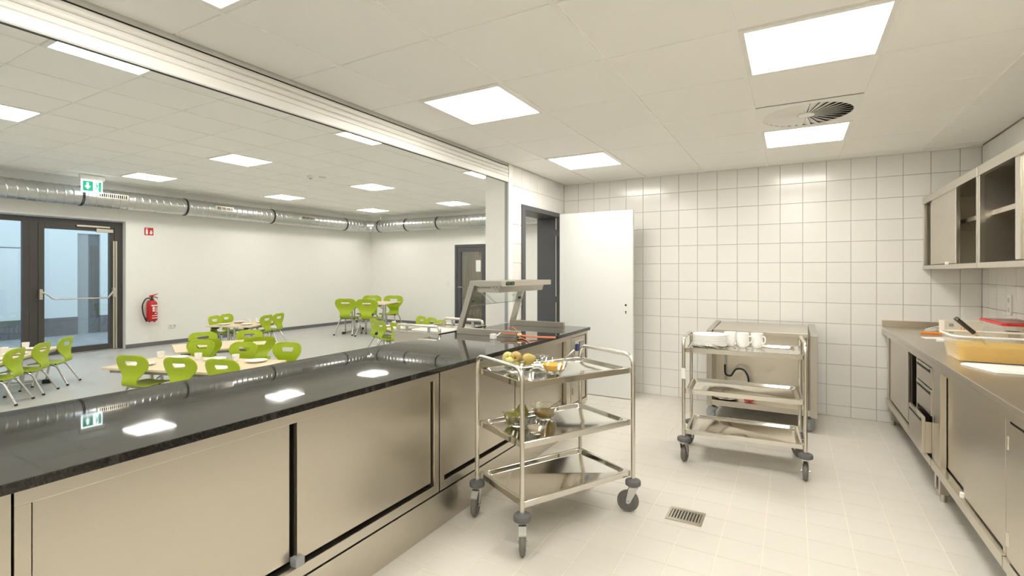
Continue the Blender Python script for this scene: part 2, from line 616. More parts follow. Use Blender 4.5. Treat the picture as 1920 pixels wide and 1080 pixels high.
# ceilings --------------------------------------------------------------
kx = [KX0] + [-2.115 + 0.6275 * k for k in range(6)] + [KX1]
ky = [1.866 + 0.6232 * k for k in range(-7, 7)]
ky = [YB] + [y for y in ky if y > YB + .1 and y < KY1 - .1] + [KY1]
K_LIGHTS = [(1, j) for j in range(len(ky))] + [(4, j) for j in range(len(ky))]


def cell_of(lines, v):
    for i in range(len(lines) - 1):
        if lines[i] <= v < lines[i + 1]: return i


k_rows = [cell_of(ky, y) for y in (-1.0, 0.9, 2.8, 4.67)]
k_light_cells = [(c, r) for r in k_rows for c in (cell_of(kx, -1.8), cell_of(kx, 0.08))]
vent_cell = (cell_of(kx, 0.08), cell_of(ky, 4.05))


def ceiling(name, label, xs, ys, z, skip, cut=None):
    c = struct(name, MB().box(xs[0] - .05, xs[-1] + .05, ys[0], ys[-1] + .05, z + .07, z + .15), 'cvoid', label)
    for i in range(len(xs) - 1):
        for j in range(len(ys) - 1):
            if (i, j) in skip: continue
            w, hh = xs[i + 1] - xs[i] - .011, ys[j + 1] - ys[j] - .011
            if w < .03 or hh < .03: continue
            link('ceiling_board', tile_mesh(w, hh, .012, .003, 'ctile'), c, (xs[i] + .0055, ys[j + 1] - .0055, z + .018), (PI, 0, 0))
    gm = {}
    for x in xs[1:-1]:
        MB().box(x - .012, x + .012, ys[0], ys[-1], z - .001, z + .02).build('grid_bar', 'cgrid', c, 0)
    for y in ys[1:-1]:
        MB().box(xs[0], xs[-1], y - .006, y + .006, z + .016, z + .03).build('grid_bar', 'cgrid', c, 0)
    MB().box(xs[0], xs[-1], ys[-1] - .022, ys[-1] - .001, z - .002, z + .02).build('edge_bar', 'cgrid', c, 0)
    return c


ceiling('ceiling', 'white board ceiling of the kitchen', kx, ky, KZ, set(k_light_cells) | {vent_cell})
DM = 0.638
dx = [DX0] + [x for x in [-7.19 + DM * k for k in range(-6, 8)] if DX0 + .05 < x < DX1 - .05] + [DX1 + .02]
dy = [YB] + [y for y in [2.0475 + DM * k for k in range(-8, 15)] if YB + .05 < y < DY1 - .05] + [DY1]
d_light_cells = [(cell_of(dx, x), cell_of(dy, y)) for y in (-0.8, 1.75, 4.28, 6.83, 9.38) for x in (-9.42, -6.87, -4.3)]
ceiling('ceiling_dining', 'white board ceiling of the dining room', dx, dy, DZ, set(d_light_cells))


def light_panel(x0, x1, y0, y1, z, mat, label, group):
    t = thing('ceiling_light', label, 'light', ((x0 + x1) / 2, (y0 + y1) / 2, z), 0, group)
    a, b = (x1 - x0) / 2 - .006, (y1 - y0) / 2 - .006
    e = .03
    m = MB()
    m.box(-a, a, -b, -b + e, 0, .03); m.box(-a, a, b - e, b, 0, .03)
    m.box(-a, -a + e, -b + e, b - e, 0, .03); m.box(a - e, a, -b + e, b - e, 0, .03)
    m.build('frame', 'white_metal', t, 0)
    MB().box(-a + e, a - e, -b + e, b - e, .004, .02).build('diffuser', mat, t, 0)


K_NAMES = {2.8: ('large square light panel nearest the shutter, above the granite counter', 'large square light panel on the same row, above the open kitchen floor'),
           4.67: ('square light panel near the white open door', 'square light panel beside the round swirl vent'),
           0.9: ('square light panel cut off by the picture top, beside the shutter', 'square kitchen light panel over the viewer'),
           -1.0: ('unseen square kitchen light panel added behind the viewer on the shutter side', 'unseen square kitchen light panel added behind the viewer on the cabinet side')}  # unseen pair, added to give the kitchen more light
for yv in (-1.0, 0.9, 2.8, 4.67):
    for q, xv in enumerate((-1.8, 0.08)):
        i, j = cell_of(kx, xv), cell_of(ky, yv)
        light_panel(kx[i], kx[i + 1], ky[j], ky[j + 1], KZ, 'panel_k', K_NAMES[yv][q], 'kitchen ceiling light panels')
D_ROW = {-0.8: 'unseen row added behind the viewer', 1.75: 'row nearest the viewer', 4.28: 'second row from the viewer', 6.83: 'third row from the viewer', 9.38: 'row closest to the far wall'}  # the row behind the viewer is unseen, added for its light
D_COL = {-9.42: 'beside the spiral duct', -6.87: 'in the middle of the room', -4.3: 'next to the roller shutter'}
for yv in D_ROW:
    for xv in D_COL:
        i, j = cell_of(dx, xv), cell_of(dy, yv)
        light_panel(dx[i], dx[i + 1], dy[j], dy[j + 1], DZ, 'panel_d', 'dining room light panel, %s, %s' % (D_ROW[yv], D_COL[xv]), 'dining room ceiling light panels')

# swirl vent ------------------------------------------------------------
i, j = vent_cell
vx, vy = (kx[i] + kx[i + 1]) / 2, (ky[j] + ky[j + 1]) / 2
t = thing('swirl_vent', 'round white swirl air vent in the kitchen ceiling', 'vent', (vx, vy, KZ))
a = 0.3095
R1, R0 = 0.275, 0.05
m = MB()
N = 48
sq = []
for k in range(N):
    an = 2 * PI * k / N
    cx, cy = math.cos(an), math.sin(an)
    f = a / max(abs(cx), abs(cy))
    sq.append((cx * f, cy * f))
vs = [(x, y, 0) for x, y in sq] + [(R1 * math.cos(2 * PI * k / N), R1 * math.sin(2 * PI * k / N), 0) for k in range(N)]
vs += [(x, y, .006) for x, y in sq] + [(R1 * math.cos(2 * PI * k / N), R1 * math.sin(2 * PI * k / N), .006) for k in range(N)]
fs = []
for k in range(N):
    k2 = (k + 1) % N
    fs += [(k, k2, N + k2, N + k), (2 * N + k, 3 * N + k, 3 * N + k2, 2 * N + k2), (N + k, N + k2, 3 * N + k2, 3 * N + k), (k, 2 * N + k, 2 * N + k2, k2)]
m.add(vs, fs).build('plate', 'white_metal', t, 0)
MB().lathe([(0, .06), (R1 + .01, .06), (R1 + .01, .005), (R1, .005)], 40).build('duct_collar', 'dark_gap', t)
MB().lathe([(0, -.002), (R0, -.002), (R0 + .004, .006), (0, .006)], 32).build('hub', 'white_metal', t)
NV = 32
for k in range(NV):
    an = 2 * PI * k / NV
    w0, w1 = 2 * PI * R0 / NV * .55, 2 * PI * R1 / NV * .62
    v = MB()
    pts = []
    for r, w in ((R0 - .004, w0), (R1 + .003, w1)):
        pts += [(r, -w, -.001), (r, w, .018)]
    vs = pts + [(x, y, z + .002) for x, y, z in pts]
    v.add(vs, [(0, 1, 3, 2), (4, 6, 7, 5), (0, 2, 6, 4), (1, 5, 7, 3), (0, 4, 5, 1), (2, 3, 7, 6)])
    if k == 0:
        vane = v.mesh('vane', 'white_metal', 0)
    link('vane', vane, t, (0, 0, 0), (0, 0, an))

# roller shutter box over the counter ---------------------------------------
t = thing('roller_shutter', 'white slatted roller shutter rolled up above the granite counter', 'shutter', (-2.52, 4.388, 2.327))
L_ = -(4.388 - YB)
MB().prism([(-.022, 0), (-.006, 0), (.0, .006), (.0, .052), (-.022, .052)], 'y', L_, -.004).build('bottom_bar', 'white_metal', t, 0)
MB().box(-.020, -.008, L_, -.004, -.004, -.0002).build('bottom_seal', 'black', t, 0)
for k in range(3):
    z0 = .055 + k * .036
    MB().prism([(-.03, z0), (-.010, z0), (-.003, z0 + .006), (-.001, z0 + .017), (-.003, z0 + .028), (-.010, z0 + .034), (-.03, z0 + .034)], 'y', L_, -.004).build('slat', 'white_metal', t, 0)
MB().box(-.10, -.022, L_, -.004, .163, .178).build('shadow_gap', 'dark_gap', t, 0)
MB().box(-.10, -.034, L_, -.004, .048, .176).build('housing', 'white_metal', t, 0)
MB().box(-.045, -.012, -.004, .0, -1.427, .17).build('guide_rail', 'grey_pl', t, 0)

# ------------------------------------------------------------------ doors and windows
# kitchen doorway: anthracite steel frame and lining, white leaf standing open
d1 = thing('door_1', 'white door leaf standing open in front of the tiles, in an anthracite frame', None, (KX0, DO0, 0), 0, None, 'structure')
w_, h_ = DO1 - DO0, DOH
m = MB()
m.box(DX1 - KX0 - .012, .012, -.045, .035, 0, h_ + .03)
m.box(DX1 - KX0 - .012, .012, w_ - .035, w_ + .035, 0, h_ + .03)
m.box(DX1 - KX0 - .012, .012, .035, w_ - .035, h_ - .02, h_ + .03)
fr = m.build('frame', 'frame_grey', d1, 0)
MB().box(-.035, -.028, w_ - .043, w_ - .035, 0, h_ - .02).build('door_seal', 'white_plastic', fr, 0)
leaf = MB().box(.105, .985, w_ - .235, w_ - .193, .008, 2.10).build('leaf', 'door_white', d1, 0, .002)
MB().cyl((.905, w_ - .237, 1.045), (.905, w_ - .234, 1.045), .012, 16).build('handle_hole', 'dark_gap', leaf)
k = MB()
k.cyl((.905, w_ - .237, .972), (.905, w_ - .234, .972), .0085, 14)
k.box(.9005, .9095, w_ - .237, w_ - .234, .948, .97)
k.build('keyhole', 'dark_gap', leaf, 0)
MB().box(.984, .9865, w_ - .225, w_ - .203, .93, 1.12).build('lock_plate', 'steel', leaf, 0)
for z in (.25, 1.05, 1.85):
    MB().box(.012, .106, w_ - .20, w_ - .185, z, z + .07).build('hinge', 'frame_grey', d1, 0)

# glazed garden door and side light in the window wall
XF = DX0 - .12
t = thing('door_2', 'dark framed glazed garden door with push bar', None, (XF, 0, 0), 0, None, 'structure')
FY = [3.176, 3.294, 3.355, 4.264, 4.329, 4.454]
m = MB()
m.box(-.07, 0, FY[0], FY[1], 0, 2.33)
m.box(-.07, 0, 4.345, 4.471, 0, 2.33)
m.box(-.07, 0, FY[1], 4.345, 2.225, 2.33)
m.build('frame', 'frame_brown', t, 0, .003)
m = MB()
m.box(-.06, .012, 3.285, 3.36, .02, 2.235)
m.box(-.06, .012, 4.264, 4.335, .02, 2.235)
m.box(-.06, .012, 3.36, 4.264, 2.145, 2.235)
m.box(-.06, .012, 3.36, 4.264, .02, .12)
lf = m.build('leaf_frame', 'frame_brown', t, 0, .003)
MB().box(-.035, -.025, 3.36, 4.264, .12, 2.145).build('pane', 'pane', t, 0)
MB().box(.0, .06, 3.02, 4.40, -.001, .012).build('threshold', 'steel', t, 0)
b = MB()
b.tube(fillet([(.07, 3.30, 1.085), (.12, 3.345, 1.06), (.14, 3.44, .962), (.14, 4.19, .955), (.12, 4.275, 1.06), (.07, 4.31, 1.085)], .025), .014, 10)
bar = b.build('push_bar', 'tube', t)
for y in (3.298, 4.312):
    MB().box(.012, .085, y - .022, y + .022, .96, 1.13).build('bar_mount', 'steel', bar, 0, .004)
MB().box(.012, .04, 4.305, 4.33, .02, 1.98).build('bolt_cover', 'steel', t, 0)
MB().box(.012, .03, 4.345, 4.372, .02, 1.98).build('bolt_cover', 'steel', t, 0)
MB().box(.012, .06, 4.05, 4.30, 2.125, 2.185).build('door_closer', 'steel', t, 0, .004)
MB().box(.012, .04, 3.78, 4.26, 2.205, 2.235).build('closer_rail', 'steel', t, 0, .003)
t = thing('window_1', 'fixed dark framed side window next to the garden door', None, (XF, 0, 0), 0, None, 'structure')
m = MB()
m.box(-.07, 0, 0.3, .42, 0, 2.33)
m.box(-.07, 0, 3.09, 3.175, 0, 2.33)
m.box(-.07, 0, .42, 3.09, 2.24, 2.33)
m.box(-.07, 0, .42, 3.09, 0, .11)
m.build('frame', 'frame_brown', t, 0, .003)
MB().box(-.035, -.025, .42, 3.09, .11, 2.24).build('pane', 'pane', t, 0)

# glazed door in the far wall
t = thing('door_3', 'anthracite glazed door in the far dining wall', None, (0, DY1, 0), 0, None, 'structure')
m = MB()
m.box(D2X0, D2X0 + .07, -.01, .09, 0, D2Z)
m.box(D2X1 - .07, D2X1, -.01, .09, 0, D2Z)
m.box(D2X0 + .07, D2X1 - .07, -.01, .09, D2Z - .07, D2Z)
m.build('frame', 'frame_grey', t, 0, .003)
m = MB()
a0, a1 = D2X0 + .075, D2X1 - .075
m.box(a0, a0 + .11, .0, .06, .01, D2Z - .075)
m.box(a1 - .11, a1, .0, .06, .01, D2Z - .075)
m.box(a0 + .11, a1 - .11, .0, .06, D2Z - .19, D2Z - .075)
m.box(a0 + .11, a1 - .11, .0, .06, .01, .14)
m.build('leaf_frame', 'frame_grey', t, 0, .003)
MB().box(a0 + .11, a1 - .11, .028, .034, .14, D2Z - .19).build('pane', 'pane', t, 0)
MB().box(-7.05, -6.905, .02, .027, 1.43, 1.72).build('notice_sheet', 'paper', t, 0)
b = MB()
b.tube(fillet([(a0 + .06, -.02, 1.03), (a0 + .06, -.06, 1.03), (a0 + .2, -.06, 1.03)], .02), .01, 8)
b.build('handle', 'steel', t)
for k in range(38):
    MB().box(-10.0 + k * .1, -10.0 + k * .1 + .094, 2.2, 2.23, 0.62, 2.8).build('board', 'wood', wall_far, 0)
MB().box(-10.1, -5.6, 2.23, 2.3, 0, 2.9).build('board_backing', 'wood', wall_far, 0)
for o_ in [x for x in wall_far.children]:
    o_.location = (0, DY1 - .4, 0)
struct('wall_corridor', MB().box(-10.2, -10.0, DY1 + .2, DY1 + 2.0, 0, 2.9).box(-5.6, -5.4, DY1 + .2, DY1 + 2.0, 0, 2.9).box(-10.2, -5.4, DY1 + .2, DY1 + 2.1, 2.9, 3.0), 'paint', 'pale corridor walls behind the far glazed door')
struct('floor_corridor', MB().box(-10.2, -5.4, DY1 + .1, DY1 + 2.0, -.1, -.001), 'lino', 'grey corridor floor behind the far glazed door')

light_panel(-7.4, -6.8, DY1 + .8, DY1 + 1.4, 2.87, 'panel_d', 'unseen light panel added to brighten the corridor behind the far glazed door', 'added corridor light panels')  # added out of sight to brighten the boards behind the glazed door

# courtyard outside -------------------------------------------------------
struct('ground', MB().box(-22, DX0 - .32, -8, 16, -.2, -.03), 'paving', 'grey courtyard paving outside the garden door')
cm = MB()
EX = -14.5
cm.box(EX - .5, EX, -8, 5.09, .38, 3.6)
cm.box(EX - .5, EX, 5.53, 16, .38, 3.6)
cm.box(EX - .5, EX, 5.09, 5.53, 2.32, 3.6)
ew = struct('wall_courtyard', cm, 'ext_wall', 'pale rendered building across the courtyard')
cm = MB()
cm.box(EX - .5, EX + .012, -8, 5.09, -.05, .38)
cm.box(EX - .5, EX + .012, 5.53, 16, -.05, .38)
cm.build('plinth', 'ext_base', ew, 0)
MB().box(EX - .3, EX - .02, 5.09, 5.30, -.05, 2.32).build('reveal_shade_panel', 'ext_grey', ew, 0)  # flat grey panel stands in for the shadowed reveal of the entrance
MB().box(EX - .3, EX - .06, 5.30, 5.53, -.05, 2.32).build('entrance_door', 'ext_door', ew, 0)
MB().box(EX - .06, EX - .05, 5.37, 5.50, .35, 2.05).build('entrance_pane', 'frame_grey', ew, 0)
MB().box(EX, EX + .004, -8, 4.4, 1.93, 1.945).build('render_joint', 'ext_base', ew, 0)
tag(MB().box(-20, EX - 4, -8, 16, -.03, .02).build('lawn', 'grass', None, 0), 'green lawn strip beyond the courtyard', 'grass', None, 'stuff')

# ------------------------------------------------------------------ spiral duct
duct = thing('spiral_duct', 'galvanised spiral air duct running under the dining room ceiling', 'duct', (0, 0, 2.69))
RD = 0.158
DXC, DYC = -10.385, 10.245


def duct_piece(length, seg=28, step=.0075, pitch=.115):
    vs, fs = [], []
    n = max(2, int(length / step))
    for i in range(n + 1):
        x = length * i / n
        for k in range(seg):
            a = 2 * PI * k / seg
            ph = ((x - pitch * k / seg) / pitch) % 1.0
            d = min(ph, 1 - ph) * pitch
            r = RD + (.008 * max(0, 1 - d / .010))
            vs.append((x, r * math.cos(a), r * math.sin(a)))
    for i in range(n):
        for k in range(seg):
            k2 = (k + 1) % seg
            fs.append((i * seg + k, i * seg + k2, (i + 1) * seg + k2, (i + 1) * seg + k))
    return MB().add(vs, fs).mesh('duct_section', 'zinc', 28)


stops = [-2.6, 0.3, 2.0, 3.68, 5.31, 7.17, 9.29, 9.86]
clampm = MB().lathe([(RD - .004, -.018), (RD + .008, -.018), (RD + .01, -.01), (RD + .004, -.004), (RD + .004, .004), (RD + .01, .01), (RD + .008, .018), (RD - .004, .018)], 36).mesh('clamp', 'black_gloss')
wirem = MB().cyl((0, 0, RD), (0, 0, DZ - 2.69), .003, 6).mesh('hanger', 'steel')
for a_, b_ in zip(stops, stops[1:]):
    link('duct_section', duct_piece(b_ - a_), duct, (DXC, a_, 0), (0, 0, HALF))
for y in stops[3:7]:
    c_ = link('clamp', clampm, duct, (DXC, y, 0), (HALF, 0, 0))
    link('hanger', wirem, duct, (DXC, y, 0))
xstops = [-10.0, -9.02, -7.96, -6.35, -4.6, -2.85]
for a_, b_ in zip(xstops, xstops[1:]):
    link('duct_section', duct_piece(b_ - a_), duct, (a_, DYC, 0))
for x in xstops[:-1]:
    link('clamp', clampm, duct, (x, DYC, 0), (0, HALF, 0))
    link('hanger', wirem, duct, (x, DYC, 0))
arc = [(DXC + .385 - .385 * math.cos(t_), 9.86 + .385 * math.sin(t_), 0) for t_ in [HALF * k / 4 for k in range(5)]]
MB().tube([(DXC, 9.80, 0)] + arc + [(-9.95, DYC, 0)], RD - .002, 28).build('elbow', 'zinc', duct, 20)
MB().lathe([(0, -.075), (.03, -.072), (.055, -.055), (.062, -.03), (.062, .03), (.05, .05), (0, .05)], 24).build('inspection_cap', 'zinc', duct, 35, 0, (-10.02, 9.90, -.09))
for y0, y1 in ((3.86, 4.31), (5.83, 6.20), (7.85, 8.25)):
    g = MB().box(RD - .012, RD + .008, y0, y1, -.035, .045).build('grille', 'steel', duct, 0, 0, (DXC, 0, .03))
    n = 14
    for k in range(n):
        yy = y0 + .02 + (y1 - y0 - .04) * (k + .5) / n
        w = (y1 - y0 - .04) / n * (.66 if k % 4 else .45)
        MB().box(RD + .008, RD + .0095, yy - w / 2, yy + w / 2, -.024, .034).build('slot', 'dark_gap', g, 0)

# exit sign hanging under the ceiling ------------------------------------------
ex = thing('exit_sign', 'lit green and white escape route sign hanging before the duct', 'sign', (-10.06, 3.72, DZ))
MB().box(-.035, .035, -.165, .165, -.075, 0).build('housing', 'white_plastic', ex, 0, .004)
pl = MB().box(-.012, .012, -.14, .14, -.285, -.075).build('plate', 'sign_glow', ex, 0)
MB().box(.012, .0135, -.125, .125, -.262, -.098).build('green_field', 'sign_green', pl, 0)
ar = [(-.075, -.125), (-.045, -.125), (-.045, -.18), (-.022, -.18), (-.06, -.235), (-.098, -.18), (-.075, -.18)]
MB().prism(ar, 'x', .0135, .0145).build('arrow', 'sign_glow', pl, 0)
MB().box(.0135, .0145, .012, .086, -.255, -.105).build('doorway', 'sign_glow', pl, 0)
mn = MB()
mn.cyl((.0145, .058, -.132), (.0155, .058, -.132), .011, 12)
mn.prism([(.05, -.148), (.072, -.146), (.075, -.185), (.055, -.188)], 'x', .0145, .0155)
mn.prism([(.055, -.186), (.066, -.186), (.048, -.236), (.036, -.232)], 'x', .0145, .0155)
mn.prism([(.064, -.184), (.075, -.184), (.094, -.222), (.084, -.226)], 'x', .0145, .0155)
mn.prism([(.070, -.15), (.092, -.165), (.089, -.172), (.068, -.158)], 'x', .0145, .0155)
mn.prism([(.052, -.15), (.034, -.172), (.039, -.177), (.056, -.158)], 'x', .0145, .0155)
mn.build('running_figure', 'sign_green', pl, 0)

# extinguisher, its sign, sockets, switches, detectors ---------------------------
s = thing('extinguisher_sign', 'small red square fire extinguisher sign on the wall', 'sign', (DX0, 4.847, 2.19))
MB().box(0, .004, -.075, .075, -.072, .072).build('plate', 'red', s, 0)
g = MB()
g.prism([(-.055, -.055), (-.018, -.055), (-.018, .02), (-.03, .035), (-.043, .035), (-.055, .02)], 'x', .004, .006)
g.prism([(-.045, .035), (-.06, .05), (-.02, .058), (-.02, .046), (-.033, .044)], 'x', .004, .006)
g.build('extinguisher_symbol', 'white_print', s, 0)
MB().prism([(.02, -.055), (.05, -.052), (.06, -.02), (.05, .0), (.052, .03), (.04, .01), (.03, .035), (.022, .0), (.012, -.02)], 'x', .004, .006).build('flame_symbol', 'white_print', s, 0)

e = thing('fire_extinguisher', 'red fire extinguisher with black hose hung on the dining room wall', 'extinguisher', (DX0 + .11, 4.848, .47))
body = MB().lathe([(0, .015), (.05, .012), (.083, .025), (.088, .05), (.088, .33), (.082, .365), (.06, .395), (.035, .41), (0, .41)], 28).build('cylinder', 'red', e)
for z0, z1, a0, a1 in ((.30, .325, -.5, 1.1), (.115, .128, -.4, 1.1), (.072, .085, -.4, 1.1), (.24, .285, -.3, .1), (.20, .232, -.3, .1), (.155, .168, .1, .6), (.19, .20, .2, 1.0), (.215, .225, .2, 1.0), (.24, .25, .2, 1.0), (.265, .275, .2, 1.0)):
    vs, n = [], 8
    for k in range(n + 1):
        an = a0 + (a1 - a0) * k / n
        vs += [(.0888 * math.cos(an), .0888 * math.sin(an), z0), (.0888 * math.cos(an), .0888 * math.sin(an), z1)]
    MB().add(vs, [(2 * k, 2 * k + 2, 2 * k + 3, 2 * k + 1) for k in range(n)]).build('print_line', 'white_print', body, 40)
MB().cyl((0, 0, .405), (0, 0, .44), .035, 16).cyl((0, 0, .44), (0, 0, .475), .02, 14).build('valve', 'black_gloss', e)
MB().prism([(-.05, .475), (-.03, .505), (.02, .512), (.10, .535), (.10, .528), (.025, .492), (.02, .475)], 'x', -.014, .014).build('lever', 'red', e, 0)
MB().tube(fillet([(0, .02, .472), (0, .07, .468), (0, .10, .445)], .03), .008, 8).build('carry_handle', 'black_gloss', e)
MB().tube(fillet([(0, -.03, .455), (.0, -.10, .45), (.0, -.165, .33), (.0, -.145, .15), (.0, -.105, .06)], .09, 8), .011, 10).build('hose', 'black', e)
MB().cyl((0, -.115, .085), (0, -.085, .015), .016, 10).build('nozzle', 'black', e)
for an in (.4, 2.2, 3.6, 5.2):
    MB().cyl((.06 * math.cos(an), .06 * math.sin(an), 0), (.06 * math.cos(an), .06 * math.sin(an), .02), .012, 8).build('foot', 'black', e)
MB().box(-.11, -.085, -.03, .03, .28, .40).build('wall_bracket', 'black_gloss', e, 0)


def socket(label, loc, rz, gangs, horizontal=True, group='wall sockets and switches', kind='socket'):
    s = thing(kind, label, kind if kind == 'socket' else 'switch', loc, rz, group)
    for g in range(gangs):
        o = (g - (gangs - 1) / 2) * .072
        dxv, dzv = (o, 0) if horizontal else (0, o)
        p = MB().box(dxv - .04, dxv + .04, -.012, 0, dzv - .04, dzv + .04).build('cover', 'white_plastic', s, 0, .003)
        if kind == 'socket':
            MB().cyl((dxv, -.0125, dzv), (dxv, -.0118, dzv), .021, 18).build('well', 'white_shade', p)
        else:
            MB().box(dxv - .027, dxv + .027, -.017, -.012, dzv - .027, dzv + .027).build('rocker', 'white_plastic', p, 0, .002)
    return s


socket('white double socket low on the dining wall past the extinguisher', (DX0, 5.26, .35), HALF, 2)
socket('white single switch on the far dining wall', (-7.936, DY1, 1.35), 0, 1, kind='wall_switch')
socket('white double switch below the single one on the far wall', (-7.936, DY1, 1.10), 0, 2, False, kind='wall_switch')
socket('white double socket on the tiles over the steel worktop', (KX1, 5.14, 1.16), -HALF, 2, False)
socket('white switch plate on the narrow tiled pier beside the doorway', (KX0, 4.60, 1.10), HALF, 1, kind='wall_switch')
for nm, lab, loc in (('smoke_detector', 'white dome smoke detector on the dining room ceiling', (-6.97, 5.53, DZ)), ('motion_sensor', 'flat white sensor beside the smoke detector', (-6.88, 5.70, DZ))):
    s = thing(nm, lab, 'detector', loc)
    MB().lathe([(0, 0), (.055, 0), (.055, -.018), (.045, -.032), (0, -.034)] if nm[0] == 's' else [(0, 0), (.06, 0), (.056, -.014), (0, -.016)], 24).build('housing', 'white_plastic', s)
    if nm[0] == 's':
        MB().lathe([(0, -.034), (.02, -.034), (.018, -.046), (0, -.048)], 18).build('sensor_head', 'grey_pl', s)

# ------------------------------------------------------------------ granite serving counter
ct = MB().box(-2.50, -1.642, -2.3, 4.385, .872, .90).build('granite_worktop', 'granite', None, 0, .002)
tag(ct, 'long polished black granite worktop of the serving counter', 'worktop')
FXC = -1.69           # front of the counter units


def counter_unit(label, y0, y1, doors, groove_front=False):
    t = thing('counter_cabinet', label, 'cabinet', (FXC, y0, 0), 0, 'steel cabinets under the granite counter')
    W = y1 - y0
    m = MB()
    m.box(-.76, -.74, 0, W, .205, .866)            # back
    m.box(-.74, -.047, 0.0, .018, .208, .864)          # sides
    m.box(-.74, -.047, W - .018, W, .208, .864)
    m.box(-.74, -.055, .018, W - .018, .215, .245)  # floor
    m.build('body', 'steel_in', t, 0)
    m = MB()
    m.box(-.045, 0, 0, W, .82, .868)
    fr = m.build('top_rail', 'steel_h', t, 0, .002)
    MB().box(-.05, 0, 0, W, .205, .25).build('bottom_rail', 'steel_h', t, 0, .002)
    MB().box(-.045, 0, 0, doors[0][0] - .012, .25, .82).build('post', 'steel', t, 0, .002)
    MB().box(-.045, 0, doors[-1][1] + .012, W, .25, .82).build('post', 'steel', t, 0, .002)
    for n, (a, b, x) in enumerate(doors):
        d = MB().box(x - .016, x, a, b, .268, .826).build('sliding_door', 'steel', t, 0, .002)
        MB().box(x - .028, x - .016, a, a + .012, .268, .82).build('edge_fold', 'steel', d, 0)
        MB().box(x - .028, x - .016, b - .012, b, .268, .82).build('edge_fold', 'steel', d, 0)
    MB().box(-.075, -.068, doors[0][0] - .02, doors[-1][1] + .02, .25, .82).build('groove', 'dark_gap', t, 0)
    return t


u = counter_unit('steel counter cabinet with two sliding doors nearest the viewer', .467, 2.175, [(.045, .805, -.036), (.825, 1.655, -.016)])
MB().box(-.035, .004, .805, .845, .251, .285).build('door_stop', 'grey_pl', u, 0, .003)
counter_unit('steel counter cabinet with sliding doors behind the fruit trolley', 2.185, 4.03, [(.05, .87, -.016), (.915, 1.74, -.036)])
t = thing('counter_cabinet', 'narrow steel counter cabinet with a blue socket at the far end', 'cabinet', (FXC, 4.035, 0), 0, 'steel cabinets under the granite counter')
MB().box(-.76, -.02, 0, .40, .205, .866).build('body', 'steel', t, 0, .002)
m = MB()
m.box(-.02, 0, 0, .03, .205, .868); m.box(-.02, 0, .37, .40, .205, .868); m.box(-.02, 0, .03, .37, .835, .868); m.box(-.02, 0, .03, .37, .205, .24)
m.build('face_frame', 'steel', t, 0)
MB().box(-.02, -.006, .045, .355, .25, .825).build('door', 'steel', t, 0, .002)
p = MB().prism(rrect(.085, .31, .665, .80, .012, 3), 'x', -.006, .004).build('socket_plate', 'steel_pol', t, 0)
MB().cyl((.002, .13, .735), (.014, .13, .735), .032, 18).build('socket_cover', 'blue', p)
MB().box(.004, .012, .19, .285, .69, .78).build('switch_panel', 'grey_pl', p, 0, .003)
m = MB()
for z in (.33, .62):
    m.cyl((.004, .04, z), (.004, .04, z + .06), .007, 10)
m.build('hinge', 'steel', t)
# wooden end panel in the corner of the picture
t = thing('end_panel_cabinet', 'pale steel end panel at the near end of the counter', 'cabinet', (FXC, -2.3, 0))
MB().box(-.76, 0, 0, 2.762, .205, .868).build('panel', 'steel', t, 0, .002)
t = thing('counter_plinth', 'long stainless steel plinth below the counter cabinets', 'plinth', (-1.70, -2.3, 0))
MB().box(-.03, 0, 0, 6.72, .0, .189).build('face', 'steel_h', t, 0)
MB().box(-.70, -.03, 0, 6.70, .0, .205).build('base', 'dark_gap', t, 0)
for dz in (0, .02):
    MB().cyl((0, 4.66 + dz, .11 + dz), (.003, 4.66 + dz, .11 + dz), .005, 8).build('screw', 'tube', t)

# ------------------------------------------------------------------ heated gantry on the counter
t = thing('heat_bridge', 'stainless heat lamp gantry with glass guard on the granite counter', 'heat lamp', (0, 0, .90))
for y, ln in ((3.385, -1.87), (4.19, -1.825)):
    MB().box(-2.43 if y < 4 else -2.385, ln, y - .02, y + .02, 0, .05).build('base_bar', 'steel_d', t, 0, .002)
    xb, xt = (-2.405, -2.27) if y < 4 else (-2.36, -2.235)
    MB().prism([(xb - .022, .05), (xb + .025, .05), (xt + .028, .44), (xt - .028, .44)], 'y', y - .02, y + .02).build('upright', 'steel_d', t, 0, .002)
    MB().box(xt - .028, -2.0, y - .021, y + .021, .398, .44).build('arm', 'steel_d', t, 0, .002)
    MB().cyl((xb + .095, y + (.021 if y < 4 else -.05), .27), (xb + .095, y + (.05 if y < 4 else -.021), .27), .011, 12).build('glass_clamp', 'black_gloss', t)
MB().box(-2.02, -1.99, 3.365, 4.265, .395, .44).build('front_beam', 'steel', t, 0, .002)
MB().box(-2.30, -2.02, 3.41, 4.17, .425, .44).build('top_sheet', 'steel_d', t, 0)
h = MB().prism([(-2.27, .394), (-2.03, .394), (-2.045, .345), (-2.255, .345)], 'y', 3.40, 4.19).build('lamp_housing', 'steel_d', t, 0)
for k in range(8):
    MB().cyl((-2.245 + k * .017, 3.3995, .383), (-2.245 + k * .017, 3.401, .383), .005, 8).build('vent_hole', 'dark_gap', h)
for k in range(4):
    MB().cyl((-2.09 + k * .014, 3.3995, .383 - .012 * (k % 2)), (-2.09 + k * .014, 3.401, .383 - .012 * (k % 2)), .004, 8).build('vent_hole', 'dark_gap', h)
for y in (3.455, 3.525):
    MB().prism(rrect(y - .028, y + .028, .403, .434, .012, 3), 'x', -1.99, -1.984).build('switch', 'green_btn', t, 0)
g = MB()
g.prism([(-2.318, .235), (-2.312, .233), (-2.262, .385), (-2.268, .387)], 'y', 3.40, 4.175)
g.build('guard_glass', 'guard', t, 0)

